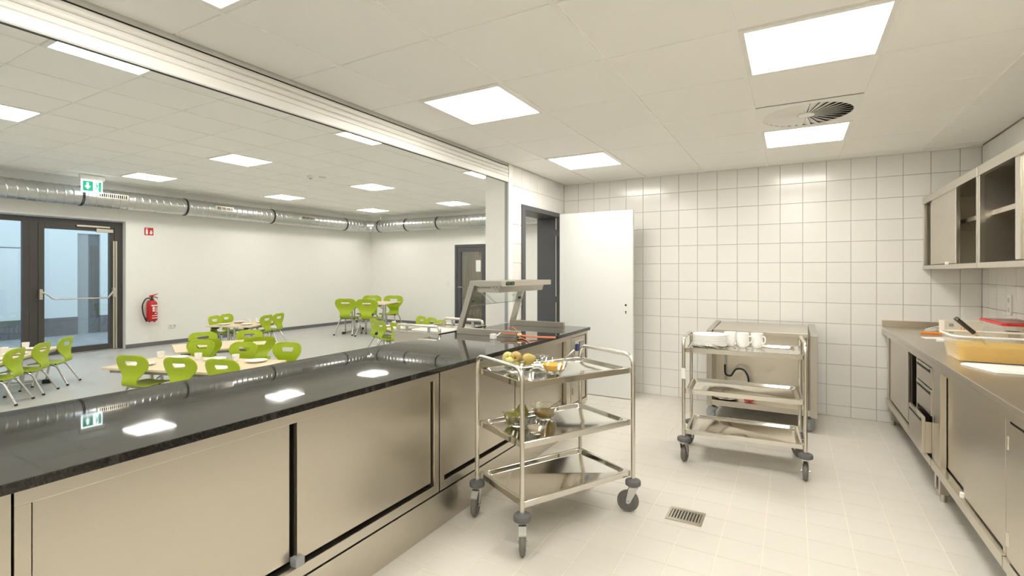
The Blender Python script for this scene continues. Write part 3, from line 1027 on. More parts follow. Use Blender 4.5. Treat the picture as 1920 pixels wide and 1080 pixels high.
MB().prism([(-2.3185, .2335), (-2.3115, .2315), (-2.311, .2335), (-2.318, .2355)], 'y', 3.40, 4.175).build('glass_edge', 'glass_edge', t, 0)

# coiled orange cable with a white plug -----------------------------------------
t = thing('cable_coil', 'coiled orange power cable with white plug on the granite counter', 'cable', (-1.84, 3.36, .90))
def loop(pts, r=.0042):
    return MB().tube(fillet(pts, .06, 7), r, 8)
loop([(-.15, -.03, .034), (-.06, .0, .03), (.02, .0, .026), (.13, .05, .016), (.25, .13, .010), (.262, .10, .008), (.14, .03, .012), (.0, -.005, .022)]).build('cable', 'cable', t)
loop([(0, .01, .03), (-.12, .16, .050), (-.22, .28, .050), (-.255, .26, .030), (-.23, .22, .006), (-.10, .10, .012), (0, .0, .02)]).build('cable', 'cable', t)
loop([(0, 0, .012), (.07, -.05, .006), (.15, -.13, .006), (.17, -.17, .006)]).build('cable', 'cable', t)
MB().cyl((-.010, -.016, .02), (.010, .016, .02), .016, 14).build('cable_tie', 'brass', t)
MB().tube([(-.145, -.125, .018), (-.14, -.08, .025), (-.15, -.03, .034)], .005, 8).build('sleeve', 'white_plastic', t)
MB().box(-.168, -.128, -.155, -.115, .0, .040).build('plug', 'white_plastic', t, 0, .005)

# ------------------------------------------------------------------ stainless worktop and base cabinets along the side wall
t = thing('steel_worktop', 'long stainless worktop with upstand along the tiled side wall', 'worktop', (0, 0, .90))
MB().box(.727, KX1 - .002, -1.0, KY1 - .003, -.03, 0).build('top', 'steel_h', t, 0, .003)
MB().box(.727, .745, -1.0, KY1 - .003, -.062, -.03).build('front_edge', 'steel_h', t, 0)
MB().box(.727, KX1 - .002, KY1 - .028, KY1 - .003, 0, .06).build('upstand', 'steel_h', t, 0, .002)
MB().box(KX1 - .028, KX1 - .002, -1.0, KY1 - .028, 0, .06).build('upstand', 'steel_h', t, 0, .002)
XC = .765


def legs(t, W, D=.64):
    for x in (.02, D - .06):
        for y in (.02, W - .06):
            l = MB().box(x, x + .04, y, y + .04, .045, .19).build('leg', 'steel', t, 0)
            MB().cyl((x + .02, y + .02, 0), (x + .02, y + .02, .05), .016, 12).build('foot', 'steel', l)


def base_body(t, W, mid=None):
    m = MB()
    m.box(.64, .655, .001, W - .001, .19, .862); m.box(.032, .64, .001, .015, .19, .862); m.box(.032, .64, W - .015, W - .001, .19, .862)
    m.box(.032, .64, .015, W - .015, .20, .225)
    if mid: m.box(.032, .64, mid - .01, mid + .01, .225, .865)
    m.build('body', 'steel_in', t, 0)
    MB().box(-.012, .03, 0, W, .185, .236).build('bottom_rail', 'steel_h', t, 0, .002)
    MB().box(.0, .03, 0, W, .805, .868).build('top_rail', 'steel_h', t, 0)
    legs(t, W)


# far cabinet: sliding doors and a drawer stack, bottom drawer pulled open
Y0 = 4.02
t = thing('base_cabinet', 'steel base cabinet with open drawer stack in the tiled corner', 'cabinet', (XC, Y0, 0), 0, 'steel base cabinets along the side wall')
W = 5.76 - Y0
base_body(t, W, .46)
MB().box(0, .03, W - .05, W, .236, .805).build('post', 'steel', t, 0, .002)
MB().box(0, .03, 0, .025, .236, .805).build('post', 'steel', t, 0, .002)
MB().box(0, .03, .452, .478, .236, .805).build('post', 'steel', t, 0, .002)
MB().box(.012, .026, W - .88, W - .08, .245, .80).build('sliding_door', 'steel', t, 0, .002)
MB().box(.034, .048, W - .84, W - .06, .245, .80).build('sliding_door', 'steel', t, 0, .002)
for k, (z0, z1, out) in enumerate(((.67, .80, 0), (.495, .66, 0), (.245, .485, .045))):
    d = MB().box(-.004 - out, .014 - out, .03, .445, z0, z1).build('drawer_front', 'steel', t, 0, .002)
    MB().box(-.0055 - out, -.003 - out, .05, .425, z1 - .035, z1 - .012).build('grip_recess', 'dark_gap', d, 0)
    MB().box(-.011 - out, -.004 - out, .05, .425, z1 - .012, z1 - .004).build('grip', 'steel_pol', d, 0)
    m = MB()
    m.box(.014 - out, .55, .035, .045, z0 + .02, z1 - .03); m.box(.014 - out, .55, .43, .44, z0 + .02, z1 - .03); m.box(.014 - out, .55, .045, .43, z0 + .01, z0 + .02)
    m.build('drawer_box', 'steel', d, 0)
MB().cyl((.05, .62, .735), (.05, .655, .735), .014, 12).build('lock', 'steel', t)

Y0 = 2.795
t = thing('base_cabinet', 'steel base cabinet with two closed sliding doors beside the drawers', 'cabinet', (XC, Y0, 0), 0, 'steel base cabinets along the side wall')
W = 4.005 - Y0
base_body(t, W)
MB().box(0, .03, W - .16, W, .236, .805).build('post', 'steel', t, 0, .002)
MB().box(0, .03, 0, .03, .236, .805).build('post', 'steel', t, 0, .002)
MB().box(.034, .048, .50, W - .12, .245, .803).build('sliding_door', 'steel', t, 0, .002)
d = MB().box(.008, .022, .042, .62, .245, .803).build('sliding_door', 'steel', t, 0, .002)
MB().box(-.008, .008, .595, .62, .236, .262).build('door_stop', 'white_plastic', d, 0, .003)
MB().box(.05, .056, .03, W - .1, .236, .805).build('groove', 'dark_gap', t, 0)
Y0 = 1.6
t = thing('base_cabinet', 'steel base cabinet with a hinged door cut by the picture edge', 'cabinet', (XC, Y0, 0), 0, 'steel base cabinets along the side wall')
W = 2.785 - Y0
base_body(t, W)
MB().box(0, .03, W - .04, W, .236, .805).build('post', 'steel', t, 0)
d = MB().box(-.008, .01, .02, W - .055, .245, .80).build('door', 'steel', t, 0, .002)
for z in (.30, .69):
    MB().cyl((-.006, W - .048, z), (-.006, W - .048, z + .055), .008, 10).build('hinge', 'tube', d)

# ------------------------------------------------------------------ wall cabinets
def wall_cab(label, y0, y1):
    t = thing('wall_cabinet', label, 'cabinet', (1.04, y0, 1.436), 0, 'steel wall cabinets')
    W, H, D = y1 - y0, .649, KX1 - 1.04
    m = MB()
    m.box(D - .012, D, .012, W - .012, .012, H - .012); m.box(.021, D, .0005, .012, .001, H - .001); m.box(.021, D, W - .012, W - .0005, .001, H - .001)
    m.box(.021, D, .012, W - .012, .001, .012); m.box(.021, D, .012, W - .012, H - .012, H - .001)
    m.build('body', 'steel', t, 0)
    MB().box(-.012, .02, 0, W, H - .06, H).build('top_rail', 'steel_h', t, 0, .002)
    MB().box(-.012, .02, 0, W, 0, .034).build('bottom_rail', 'steel_h', t, 0, .002)
    MB().box(-.008, .02, 0, .03, .034, H - .06).build('post', 'steel', t, 0, .002)
    MB().box(-.008, .02, W - .03, W, .034, H - .06).build('post', 'steel', t, 0, .002)
    MB().box(.06, D - .012, .012, W - .012, .335, .365).build('shelf', 'steel', t, 0)
    return t, W, H


t, W, H = wall_cab('steel wall cabinet in the corner with its sliding door half open', 4.255, 5.788)
d = MB().box(.004, .018, W - 1.0, W - .26, .04, H - .055).build('sliding_door', 'steel', t, 0, .002)
MB().box(.022, .036, W - .96, W - .12, .04, H - .055).build('sliding_door', 'steel', t, 0, .002)
MB().box(-.004, .004, W - 1.04, W - 1.0, .04, H - .055).build('door_stile', 'tube', d, 0)
MB().box(-.012, .004, W - .80, W - .76, .03, .055).build('door_stop', 'white_plastic', d, 0)
t, W, H = wall_cab('steel wall cabinet standing open with a shelf beside the corner one', 2.75, 4.245)
d = MB().box(.004, .018, .05, W - .67, .04, H - .055).build('sliding_door', 'steel', t, 0, .002)
MB().box(.022, .036, .10, W - .75, .04, H - .055).build('sliding_door', 'steel', t, 0, .002)
MB().box(-.004, .02, W - .67, W - .60, .04, H - .055).build('door_stile', 'tube', d, 0)
MB().box(.10, .22, W - .50, W - .30, H - .035, H - .013).build('light_strip', 'steel_h', t, 0)
bowlm = MB().lathe([(0, 0), (.06, 0), (.11, .03), (.125, .055), (.128, .055), (.112, .028), (.062, .003), (0, .003)], 28).mesh('steel_bowl', 'steel_pol')
for k in range(5):
    tag(link('steel_bowl', bowlm, None, (1.24, 4.50, 1.449 + k * .024)), 'steel bowl, number %s from the bottom of the stack in the corner wall cabinet' % ('one', 'two', 'three', 'four', 'five')[k], 'bowl', 'stacked steel bowls')
tag(MB().box(1.12, 1.33, 4.36, 4.62, 1.802, 1.822).build('paper_pad', 'paper', None, 0), 'white paper pad on the shelf of the corner wall cabinet', 'paper')
tag(MB().box(1.12, 1.32, 3.62, 3.93, 1.802, 1.84).build('paper_box', 'paper', None, 0), 'white flat box on the shelf of the open wall cabinet', 'box')
tag(MB().box(1.13, 1.30, 3.97, 4.06, 1.802, 1.812).build('folded_cloth', 'black_gloss', None, 0, .003), 'dark folded pouch beside the white box on the cabinet shelf', 'pouch')

# ------------------------------------------------------------------ serving trolleys
def tray_mesh(a, b, lip=.032, rim=.016, depth=.02):
    """shelf with folded edge and a sunk basin with rounded corners; top at z = 0"""
    n = 6
    loops = []
    def ring(ax, by, r, z):
        loops.append([(x, y, z) for x, y in rrect(-ax, ax, -by, by, r, n)])
    ring(a - .012, b - .012, .004, -lip)
    ring(a, b, .004, -lip)
    ring(a, b, .004, -.002)
    ring(a - .002, b - .002, .004, 0)
    ring(a - rim, b - rim, .045, 0)
    ring(a - rim - .006, b - rim - .006, .042, -.003)
    ring(a - rim - .020, b - rim - .020, .032, -depth + .002)
    ring(a - rim - .027, b - rim - .027, .028, -depth)
    N = len(loops[0])
    vs = [p for l in loops for p in l]
    fs = []
    for i in range(len(loops) - 1):
        for k in range(N):
            k2 = (k + 1) % N
            fs.append((i * N + k, i * N + k2, (i + 1) * N + k2, (i + 1) * N + k))
    last = (len(loops) - 1) * N
    fs.append(tuple(range(last, last + N)))
    o = len(vs)
    vs += [(x, y, -depth - .003) for x, y, z in loops[0]]
    for k in range(N):
        k2 = (k + 1) % N
        fs.append((k, k2, o + k2, o + k))
    fs.append(tuple(range(o + N - 1, o - 1, -1)))
    return MB().add(vs, fs).mesh('shelf', 'steel_pol', 40)


PA, PB = .391, .239
TR_TOP = (.848, .543, .243)


def caster(parent, x, y, ang, brake):
    MB().lathe([(0, .156), (.038, .156), (.044, .160), (.045, .166), (.045, .180), (.042, .186), (.020, .190), (.014, .198), (0, .198)], 28).build('bumper', 'grey_rubber', parent, 35, 0, (x, y, 0))
    f = MB()
    for s_ in (-1, 1):
        f.prism([(-.030, .150), (.024, .150), (.040, .075), (.040, .055), (.026, .050), (.014, .062)], 'y', s_ * .020 - .0015, s_ * .020 + .0015)
    f.box(-.030, .026, -.0215, .0215, .147, .157)
    f.cyl((.029, -.027, .0625), (.029, .027, .0625), .007, 8)
    fk = f.build('caster_fork', 'chrome', parent, 0, 0, (x, y, 0), (0, 0, ang))
    w = MB()
    w.lathe([(.0, -.015), (.046, -.015), (.048, -.012), (.057, -.014), (.0625, -.007), (.0625, .007), (.057, .014), (.048, .012), (.046, .015), (0, .015)], 32)
    wh = w.build('wheel', 'tyre', parent, 35, 0, (x + .029 * math.cos(ang), y + .029 * math.sin(ang), .0625), (HALF, 0, ang))
    MB().lathe([(0, -.0165), (.042, -.0165), (.042, .0165), (0, .0165)], 24).build('wheel_disc', 'grey_rubber', wh)
    if brake:
        # foot pedal over the trailing side of the wheel
        MB().prism([(.028, .148), (.040, .146), (.074, .118), (.072, .110), (.050, .124), (.028, .140)], 'y', -.019, .019).build('brake_pedal', 'chrome', fk, 0)


def trolley(label, loc, rz, angles, brakes, group='stainless serving trolleys'):
    t = thing('serving_trolley', label, 'trolley', loc, rz, group)
    for s_ in (-1, 1):
        x = s_ * PA
        pts = fillet([(x, -PB, .197), (x, -PB, .922), (x, PB, .922), (x, PB, .197)], .07, 8)
        MB().tube(pts, .0125, 12).build('post_and_handle', 'tube', t)
    for z in TR_TOP:
        sh = link('shelf', SHELF, t, (0, 0, z))
    k = 0
    for s_ in (-1, 1):
        for q in (-1, 1):
            caster(t, s_ * PA, q * PB, angles[k], brakes[k])
            k += 1
    return t


SHELF = tray_mesh(PA - .011, PB - .008)
R = math.radians
# local order of casters: (-x,-y) (-x,+y) (+x,-y) (+x,+y)
tr1 = trolley('stainless trolley with bowls of pears and sauce beside the counter', (-1.215, 2.664, 0), R(61.8), (R(238), R(225), R(134), R(300)), (1, 1, 0, 0))
tr2 = trolley('stainless trolley carrying white plates, mugs and cutlery', (-.331, 4.10, 0), R(3.3), (R(80), R(250), R(85), R(120)), (0, 0, 1, 0))
MB().box(-PA - .014, -PA + .014, -PB - .014, -PB + .014, .62, .70).build('label_sleeve', 'white_plastic', tr2, 0, .002)


# bowls and food ---------------------------------------------------------------
def bowl_prof(r, h, wall=.004):
    o = [(r * .45, 0), (r * .62, h * .12), (r * .84, h * .5), (r * .97, h * .92), (r, h)]
    i = [(r - wall, h), (r * .97 - wall, h * .92), (r * .84 - wall, h * .52), (r * .60, h * .16 + wall), (0, wall + h * .06)]
    return [(0, 0)] + o + i


def inner_r(r, h, z, wall=.0045):
    pts = [(0, h * .06 + wall), (r * .60, h * .16 + wall), (r * .84 - wall, h * .52), (r * .97 - wall, h * .92), (r - wall, h)]
    for (r0, z0), (r1, z1) in zip(pts, pts[1:]):
        if z <= z1:
            return r0 + (r1 - r0) * (z - z0) / max(1e-6, z1 - z0)
    return r - wall


def glass_bowl(label, loc, r, h, group='glass bowls on the trolley'):
    t = thing('glass_bowl', label, 'bowl', loc, 0, group)
    MB().lathe(bowl_prof(r, h), 36).build('shell', 'glass', t)
    MB().tube([(r * math.cos(2 * PI * k / 36), r * math.sin(2 * PI * k / 36), h) for k in range(36)], .0028, 6, True).build('rim', 'glass', t)
    return t


def filled(label, name, cat, loc, r, h, level, mat):
    """contents of a bowl, a body of its own"""
    rr = inner_r(r, h, level) - .001
    pr = [(0, h * .06 + .006)]
    for q in (.3, .6, .85, 1.0):
        z = h * .06 + .006 + (level - h * .06 - .006) * q
        pr.append((max(.01, inner_r(r, h, z) - .0015), z))
    pr.append((0, level))
    o = MB().lathe(pr, 32).build(name, mat, None, 40, 0, loc)
    return tag(o, label, cat, None, 'stuff')


PEAR = [(0, .003), (.006, .001), (.018, .0), (.028, .008), (.034, .022), (.034, .036), (.029, .050), (.022, .061), (.016, .071), (.009, .077), (0, .078)]


def pear(label, loc, tilt, spin, mat='pear', s=1.0, group='pears in glass bowls'):
    t = thing('pear', label, 'pear', loc, 0, group)
    t.rotation_euler = (tilt, 0, spin)
    t.scale = (s, s, s)
    MB().lathe(PEAR, 24).build('flesh', mat, t)
    MB().tube([(0, 0, .075), (.002, 0, .088), (.007, 0, .101)], .0018, 6).build('stem', 'stem', t)
    MB().lathe([(0, -.0005), (.004, -.0008), (.006, .0015)], 10).build('calyx', 'stem', t)
    return t


def spoon(label, p0, p1, mat='steel_pol', group='spoons'):
    """handle tip p0 down to the bowl p1"""
    p0, p1 = Vector(p0), Vector(p1)
    t = thing('spoon', label, 'spoon', p1, 0, group)
    d = p0 - p1
    MB().tube([(0, 0, 0), d * .3, d * .75, d], .0025, 8).build('handle', mat, t)
    MB().tube([d * .78, d * .9, d], .0045, 8).build('grip', mat, t)
    return t


ZT, ZM = .8285, .5235
B1 = (-1.399, 2.517, ZT); B2 = (-1.195, 2.599, ZT); B3 = (-1.341, 2.686, ZT)
glass_bowl('glass bowl heaped with pears on the top trolley shelf', B1, .088, .078)
for lab, off, ti, sp, mt, s_ in (
        ('pale green pear on top of the upper bowl, nearest the counter edge', (-.040, -.022, .088), -1.75, .50, 'pear_p', .95),
        ('brownish pear with its base to the front in the upper bowl', (.004, -.014, .086), -1.6, .35, 'pear', 1.0),
        ('large yellow pear lying across the rim of the upper bowl', (.050, -.008, .078), -1.5, -.9, 'pear', 1.0),
        ('pale pear wedged under the two top ones in the upper bowl', (-.012, -.030, .055), -1.3, .9, 'pear_p', .85),
        ('green pear low in the upper bowl showing through the glass', (.020, -.030, .034), -1.3, .2, 'pear_g', .8),
        ('mottled pear at the bottom of the upper bowl', (-.030, .0, .030), -1.2, .9, 'pear_g', .75)):
    pear(lab, (B1[0] + off[0], B1[1] + off[1], B1[2] + off[2]), ti, sp, mt, s_)
glass_bowl('glass bowl of orange puree on the top trolley shelf', B2, .085, .078)
filled('orange puree filling the glass bowl on the top shelf', 'puree', 'puree', B2, .085, .078, .054, 'juice')
spoon('silver spoon standing in the orange puree', (B2[0] + .085, B2[1] + .10, ZT + .125), (B2[0] + .01, B2[1] + .02, ZT + .045))
glass_bowl('small clear glass dish between pears and puree', B3, .066, .072)
filled('pale dip in the small dish between pears and puree', 'dip', 'dip', B3, .066, .072, .022, 'paper')
C1 = (-1.384, 2.517, ZM); C2 = (-1.307, 2.710, ZM); C3 = (-1.231, 2.444, ZM)
glass_bowl('glass bowl of green pears on the middle trolley shelf', C1, .080, .070)
for lab, off, ti, sp, s_ in (
        ('green pear with a long stem leaning over the lower bowl rim', (-.005, -.018, .028), -1.05, 1.75, 1.0),
        ('speckled green pear in front in the lower bowl', (.018, -.026, .034), -.5, .2, 1.1),
        ('dark green pear rising at the back of the lower bowl', (.010, .030, .030), -.15, .4, 1.15)):
    pear(lab, (C1[0] + off[0], C1[1] + off[1], C1[2] + off[2]), ti, sp, 'pear_g', s_)
glass_bowl('glass bowl of amber sauce on the middle trolley shelf', C2, .085, .078)
filled('amber sauce in the bowl on the middle shelf', 'sauce', 'sauce', C2, .085, .078, .048, 'brown_sauce')
spoon('thin spoon leaning in the amber sauce', (C2[0] + .075, C2[1] + .09, ZM + .105), (C2[0] + .0, C2[1] + .0, ZM + .045))
glass_bowl('small glass bowl of cream dip on the middle trolley shelf', C3, .066, .064)
filled('cream coloured dip in the small bowl on the middle shelf', 'dip', 'dip', C3, .066, .064, .034, 'cream')

# plates, mugs and cutlery on the second trolley
platem = MB().lathe([(0, 0), (.07, 0), (.078, .003), (.118, .013), (.1255, .0145), (.1265, .0225), (.124, .0235), (.107, .017), (.074, .008), (.066, .005), (0, .005)], 40).mesh('dinner_plate', 'china')
ORD = ('lowest', 'second', 'third', 'fourth', 'fifth', 'sixth', 'seventh', 'top')
for k in range(8):
    tag(link('dinner_plate', platem, None, (-0.569, 4.173, .8288 + k * .0105)), 'white china plate, %s of the stack on the trolley' % ORD[k], 'plate', 'plates stacked on the trolley')
mugm = MB().lathe([(0, 0), (.026, 0), (.030, .004), (.040, .022), (.043, .04), (.044, .112), (.042, .113), (.0405, .111), (.0395, .04), (.036, .022), (.027, .008), (0, .007)], 32).mesh('body', 'china')
handm = MB().tube(fillet([(.040, 0, .088), (.068, 0, .092), (.072, 0, .05), (.040, 0, .036)], .02), .005, 8).mesh('handle', 'china')
for lab, x, y, rz in (('white mug next to the stack of plates', -0.430, 4.243, .9), ('white mug standing in the middle of the three', -0.338, 4.217, -.25), ('white mug standing apart on the trolley shelf', -0.240, 4.241, -.6)):
    t = thing('mug', lab, 'mug', (x, y, .8288), rz, 'mugs on the trolley')
    link('body', mugm, t)
    link('handle', handm, t)
for k, (lab, nm, x, y, rz) in enumerate((('spoon at the plate end of the cutlery on the trolley', 'spoon', -.66, 4.10, .4), ('fork crossing the first spoon on the trolley', 'fork', -.62, 4.07, -.5), ('second spoon under the stack of plates', 'spoon', -.57, 4.085, .2), ('knife lying along the shelf edge', 'knife', -.53, 4.06, -.15), ('fork pointing to the mugs on the trolley', 'fork', -.48, 4.09, -.35))):
    t = thing(nm, lab, nm, (x * .9727, (y + .03) * .9727, .840 + .003 * k), rz, 'cutlery on the trolley')
    t.rotation_euler = (0, .10, rz)
    MB().prism([(0, -.003), (.11, -.0055), (.115, 0), (.11, .0055), (0, .003)], 'z', 0, .0025).build('handle', 'steel_pol', t, 0)
    if nm == 'spoon':
        MB().lathe([(0, .001), (.014, .003), (.0195, .008), (.018, .009), (.012, .0045), (0, .003)], 18).build('bowl', 'steel_pol', t, 35, 0, (-.02, 0, 0))
    elif nm == 'fork':
        m = MB().box(-.03, 0, -.011, .011, 0, .002)
        for q in range(4):
            m.box(-.07, -.03, -.011 + q * .0062, -.0075 + q * .0062, 0, .002)
        m.build('tines', 'steel_pol', t, 0)
    else:
        MB().prism([(0, -.007), (-.09, -.008), (-.10, .004), (0, .006)], 'z', 0, .0015).build('blade', 'steel_pol', t, 0)

# ------------------------------------------------------------------ wheeled plate warmer against the tiles
t = thing('warming_cart', 'wheeled stainless open cart with flat top against the tiled wall', 'cart', (-.72, 5.05, 0))
WX, WY = .905, .68
for x0, x1 in ((0, .048), (WX - .055, WX)):
    MB().prism([(0, .14), (WY, .14), (WY, .895), (.0, .855)], 'x', x0, x1).build('side_panel', 'steel_d', t, 0, .002)
MB().prism([(.0, .835), (.0, .868), (WY - .02, .885), (WY - .02, .85)], 'x', .06, WX - .07).build('top_sheet', 'steel_h', t, 0, .002)
MB().box(.048, WX - .055, .30, .315, .16, .85).build('back_panel', 'steel', t, 0)
MB().box(.13, .15, .26, .30, .18, .84).build('rail', 'steel_in', t, 0)
MB().box(.048, WX - .055, 0, .30, .15, .20).build('bottom_shelf', 'steel_h', t, 0, .002)
MB().cyl((WX - .075, .02, .20), (WX - .075, .02, .83), .012, 12).build('post', 'tube', t)
for k, (x, y) in enumerate(((.05, .06), (WX - .06, .06), (.05, WY - .08), (WX - .06, WY - .08))):
    an = (2.4, 1.2, .4, 2.0)[k]
    fk = MB().prism([(-.05, .12), (.03, .14), (.05, .10), (.055, .05), (.02, .04), (-.02, .085)], 'y', -.024, .024).build('caster_fork', 'grey_pl', t, 0, .004, (x, y, 0), (0, 0, an))
    MB().lathe([(0, -.018), (.045, -.018), (.055, -.012), (.055, .012), (.045, .018), (0, .018)], 26).build('wheel', 'grey_pl', t, 35, 0, (x + .03 * math.cos(an), y + .03 * math.sin(an), .056), (HALF, 0, an))
MB().tube(fillet([(.135, .25, .50), (.135, .25, .41), (.17, .19, .405), (.20, .17, .41), (.24, .17, .485), (.31, .17, .485), (.35, .17, .42), (.36, .17, .20)], .06, 8), .009, 10).build('power_cable', 'black', t)
p = tag(MB().lathe([(0, 0), (.028, 0), (.032, .01), (.030, .07), (.022, .085), (.012, .12), (0, .12)], 18).build('power_plug', 'red_pl', None, 35, 0, (-.40, 5.12, .236), (0, HALF, .2)), 'red power plug lying on the lower shelf of the wheeled cart', 'plug')
tag(MB().lathe([(0, 0), (.08, 0), (.11, .012), (.112, .016), (.08, .005), (0, .005)], 30).build('steel_lid', 'steel_pol', None, 35, 0, (-.56, 5.16, .202)), 'round steel lid beside the red plug on the lower shelf', 'plate')  # a round steel lid lying flat on the shelf

# floor drain --------------------------------------------------------------
t = thing('floor_drain', 'small stainless slotted floor drain between the trolleys', 'drain', (-.54, 2.99, 0))
m = MB()
m.box(-.098, .098, -.083, -.068, -.0016, .0045); m.box(-.098, .098, .068, .083, -.0016, .0045)
m.box(-.098, -.083, -.068, .068, -.0016, .0045); m.box(.083, .098, -.068, .068, -.0016, .0045)
m.build('frame', 'steel', t, 0)
MB().box(-.083, .083, -.068, .068, -.0016, .0005).build('well', 'dark_gap', t, 0)
for k in range(10):
    x = -.083 + .166 * (k + .5) / 10
    MB().box(x - .0042, x + .0042, -.058, .058, .0005, .004).build('slat', 'steel', t, 0)
for q in (-.0615, .0615):
    MB().box(-.083, .083, q - .0065, q + .0065, .0005, .004).build('grate_border', 'steel', t, 0)
dm = MB()
dm.box(-.193, -.100, -.138, .058, -.005, -.0001); dm.box(.100, .203, -.138, .058, -.005, -.0001)
dm.box(-.098, .098, -.138, -.085, -.005, -.0001)
tag(dm.build('tile_collar', 'ftile', t, 0), 'beige tile pieces cut around the drain', None, None, 'stuff')

# ------------------------------------------------------------------ things on the steel worktop
def rr_tub(x0, x1, y0, y1, z0, z1, r, wall, mat, name, parent, draft=.02):
    n = 6
    loops = []
    def ring(d, z): loops.append([(x, y, z) for x, y in rrect(x0 + d, x1 - d, y0 + d, y1 - d, max(.005, r - d), n)])
    ring(draft, z0); ring(0, z1 - .012); ring(-.012, z1 - .010); ring(-.012, z1); ring(wall, z1); ring(draft + wall, z0 + wall)
    N = len(loops[0])
    vs = [p for l in loops for p in l]
    fs = [(i * N + k, i * N + (k + 1) % N, (i + 1) * N + (k + 1) % N, (i + 1) * N + k) for i in range(len(loops) - 1) for k in range(N)]
    fs += [tuple(range(N - 1, -1, -1)), tuple(range((len(loops) - 1) * N, len(loops) * N))]
    return MB().add(vs, fs).build(name, mat, parent, 40)


ZW = .9005
t = thing('food_tub', 'milky plastic tub half filled with yellow soup', 'tub', (.80, 3.69, ZW))
rr_tub(0, .56, 0, .33, 0, .145, .05, .004, 'tub', 'tub_wall', t)
MB().tube([(x, y, .145) for x, y in rrect(-.008, .568, -.008, .338, .055, 6)], .006, 8, True).build('rim', 'white_plastic', t)
sm = MB()
vs = []
lo = [(x, y, .006) for x, y in rrect(.026, .534, .026, .304, .03, 6)]
hi = [(x, y, .088) for x, y in rrect(.014, .546, .014, .316, .04, 6)]
N = len(lo)
sm.add(lo + hi, [(k, (k + 1) % N, N + (k + 1) % N, N + k) for k in range(N)] + [tuple(range(N - 1, -1, -1)), tuple(range(N, 2 * N))])
tag(sm.build('soup', 'soup', None, 40, 0, (.80, 3.69, ZW)), 'yellow soup in the plastic tub', 'soup', None, 'stuff')
t = thing('ladle', 'ladle with a dark handle leaning in the yellow soup', 'ladle', (.985, 3.88, ZW + .08))
q0, q1, q2 = Vector((0, 0, 0)), Vector((-.062, -.015, .072)), Vector((-.150, -.03, .158))
MB().tube([q0, q0 * .5 + q1 * .5, q1], .006, 8).build('shaft', 'steel', t)
hm = MB()
hm.tube([q1, q1 * .7 + q2 * .3, q1 * .2 + q2 * .8, q2], .012, 10)
hd = hm.build('handle', 'black_gloss', t)
MB().cyl(q2 * .93 + q1 * .07 + Vector((0, -.014, 0)), q2 * .93 + q1 * .07 + Vector((0, .0, .004)), .005, 8).build('hang_hole', 'grey_pl', hd)
MB().lathe([(0, -.03), (.025, -.025), (.04, 0), (.038, 0), (.023, -.022), (0, -.027)], 20).build('scoop', 'steel', t, 35, 0, (.01, 0, -.02))
t = thing('tub_lid', 'flat white plastic lid lying in front of the soup tub', 'lid', (.80, 3.37, ZW))
MB().prism([(.09, .0), (.58, .0), (.58, .27), (.03, .27), (.0, .22)], 'z', 0, .008).build('sheet', 'paper', t, 0, .003)
MB().prism([(.10, .02), (.56, .02), (.56, .24), (.05, .24), (.03, .21)], 'z', .008, .013).build('raised_panel', 'paper', t, 0, .002)
t = thing('glove_box', 'cream carton with orange lettering on the steel worktop', 'box', (1.062, 5.20, ZW), .10)
MB().box(0, .245, 0, .12, 0, .118).build('carton', 'card', t, 0, .002)
for z in (.018, .072):
    MB().box(.028, .058, -.001, .0, z, z + .026).build('window_cutout', 'grey_pl', t, 0)
MB().box(.120, .127, -.001, 0, .03, .085).build('orange_print', 'orange_pl', t, 0)
MB().box(.104, .108, -.001, 0, .03, .075).build('orange_print', 'orange_pl', t, 0)
MB().box(.185, .20, -.001, 0, .035, .05).build('orange_print', 'orange_pl', t, 0)
MB().prism([(0, .0), (.245, 0), (.29, .10), (.05, .11)], 'z', .118, .1195).build('flap', 'card', t, 0)
t = thing('knife', 'orange handled knife lying before the carton', 'knife', (.915, 5.22, ZW), -.02, 'knives on the steel worktop')
MB().tube([(0, 0, .012), (.02, 0, .013), (.09, 0, .012), (.135, 0, .012)], .010, 8).build('handle', 'orange_pl', t)
MB().prism([(.13, -.012), (.27, -.012), (.28, .008), (.13, .012)], 'z', .006, .008).build('blade', 'steel_pol', t, 0)
for k, (lab, x, y, rz) in enumerate((('white paper sheet lying by the orange knife', .95, 4.93, .2), ('white folded paper on the worktop before the carton', 1.00, 4.76, -.1))):
    tag(MB().prism([(-.08, -.06), (.12, -.05), (.13, .07), (-.07, .05)], 'z', 0, .004 + .006 * k).build('paper_sheet', 'paper', None, 0, 0, (x, y, ZW), (0, 0, rz)), lab, 'paper', 'papers on the steel worktop')
for k in range(3):
    tag(MB().box(-.06, .06, -.008, .008, 0, .003).build('paper_strip', 'paper', None, 0, 0, (1.02 + .01 * k, 5.42 + .02 * k, ZW + .012 + .012 * k), (0, -.25, .2 * k)), ('lowest', 'middle', 'uppermost')[k] + ' white paper strip sticking out behind the carton', 'paper', 'paper strips')
t = thing('storage_box', 'clear plastic storage box with a red lid by the tiled wall', 'box', (1.205, 4.42, ZW))
rr_tub(0, .195, 0, .47, 0, .155, .02, .003, 'tub', 'box_wall', t, .012)
MB().prism(rrect(-.012, .207, -.012, .482, .03, 5), 'z', .156, .172).build('lid', 'red_pl', t, 0, .003)
MB().prism(rrect(.01, .185, .01, .46, .02, 5), 'z', .172, .178).build('lid_inset', 'tub', t, 0)
for k, (x, y, r) in enumerate(((.09, .10, .05), (.10, .22, .045))):
    tag(MB().lathe([(0, 0), (r, 0), (r, .10), (r - .003, .10), (r - .003, .004), (0, .004)], 22).build('steel_beaker', 'steel_pol', None, 35, 0, (1.205 + x, 4.42 + y, ZW + .004)), ('steel beaker at the near end inside the clear box', 'second steel beaker inside the clear box')[k], 'beaker', 'beakers in the storage box')

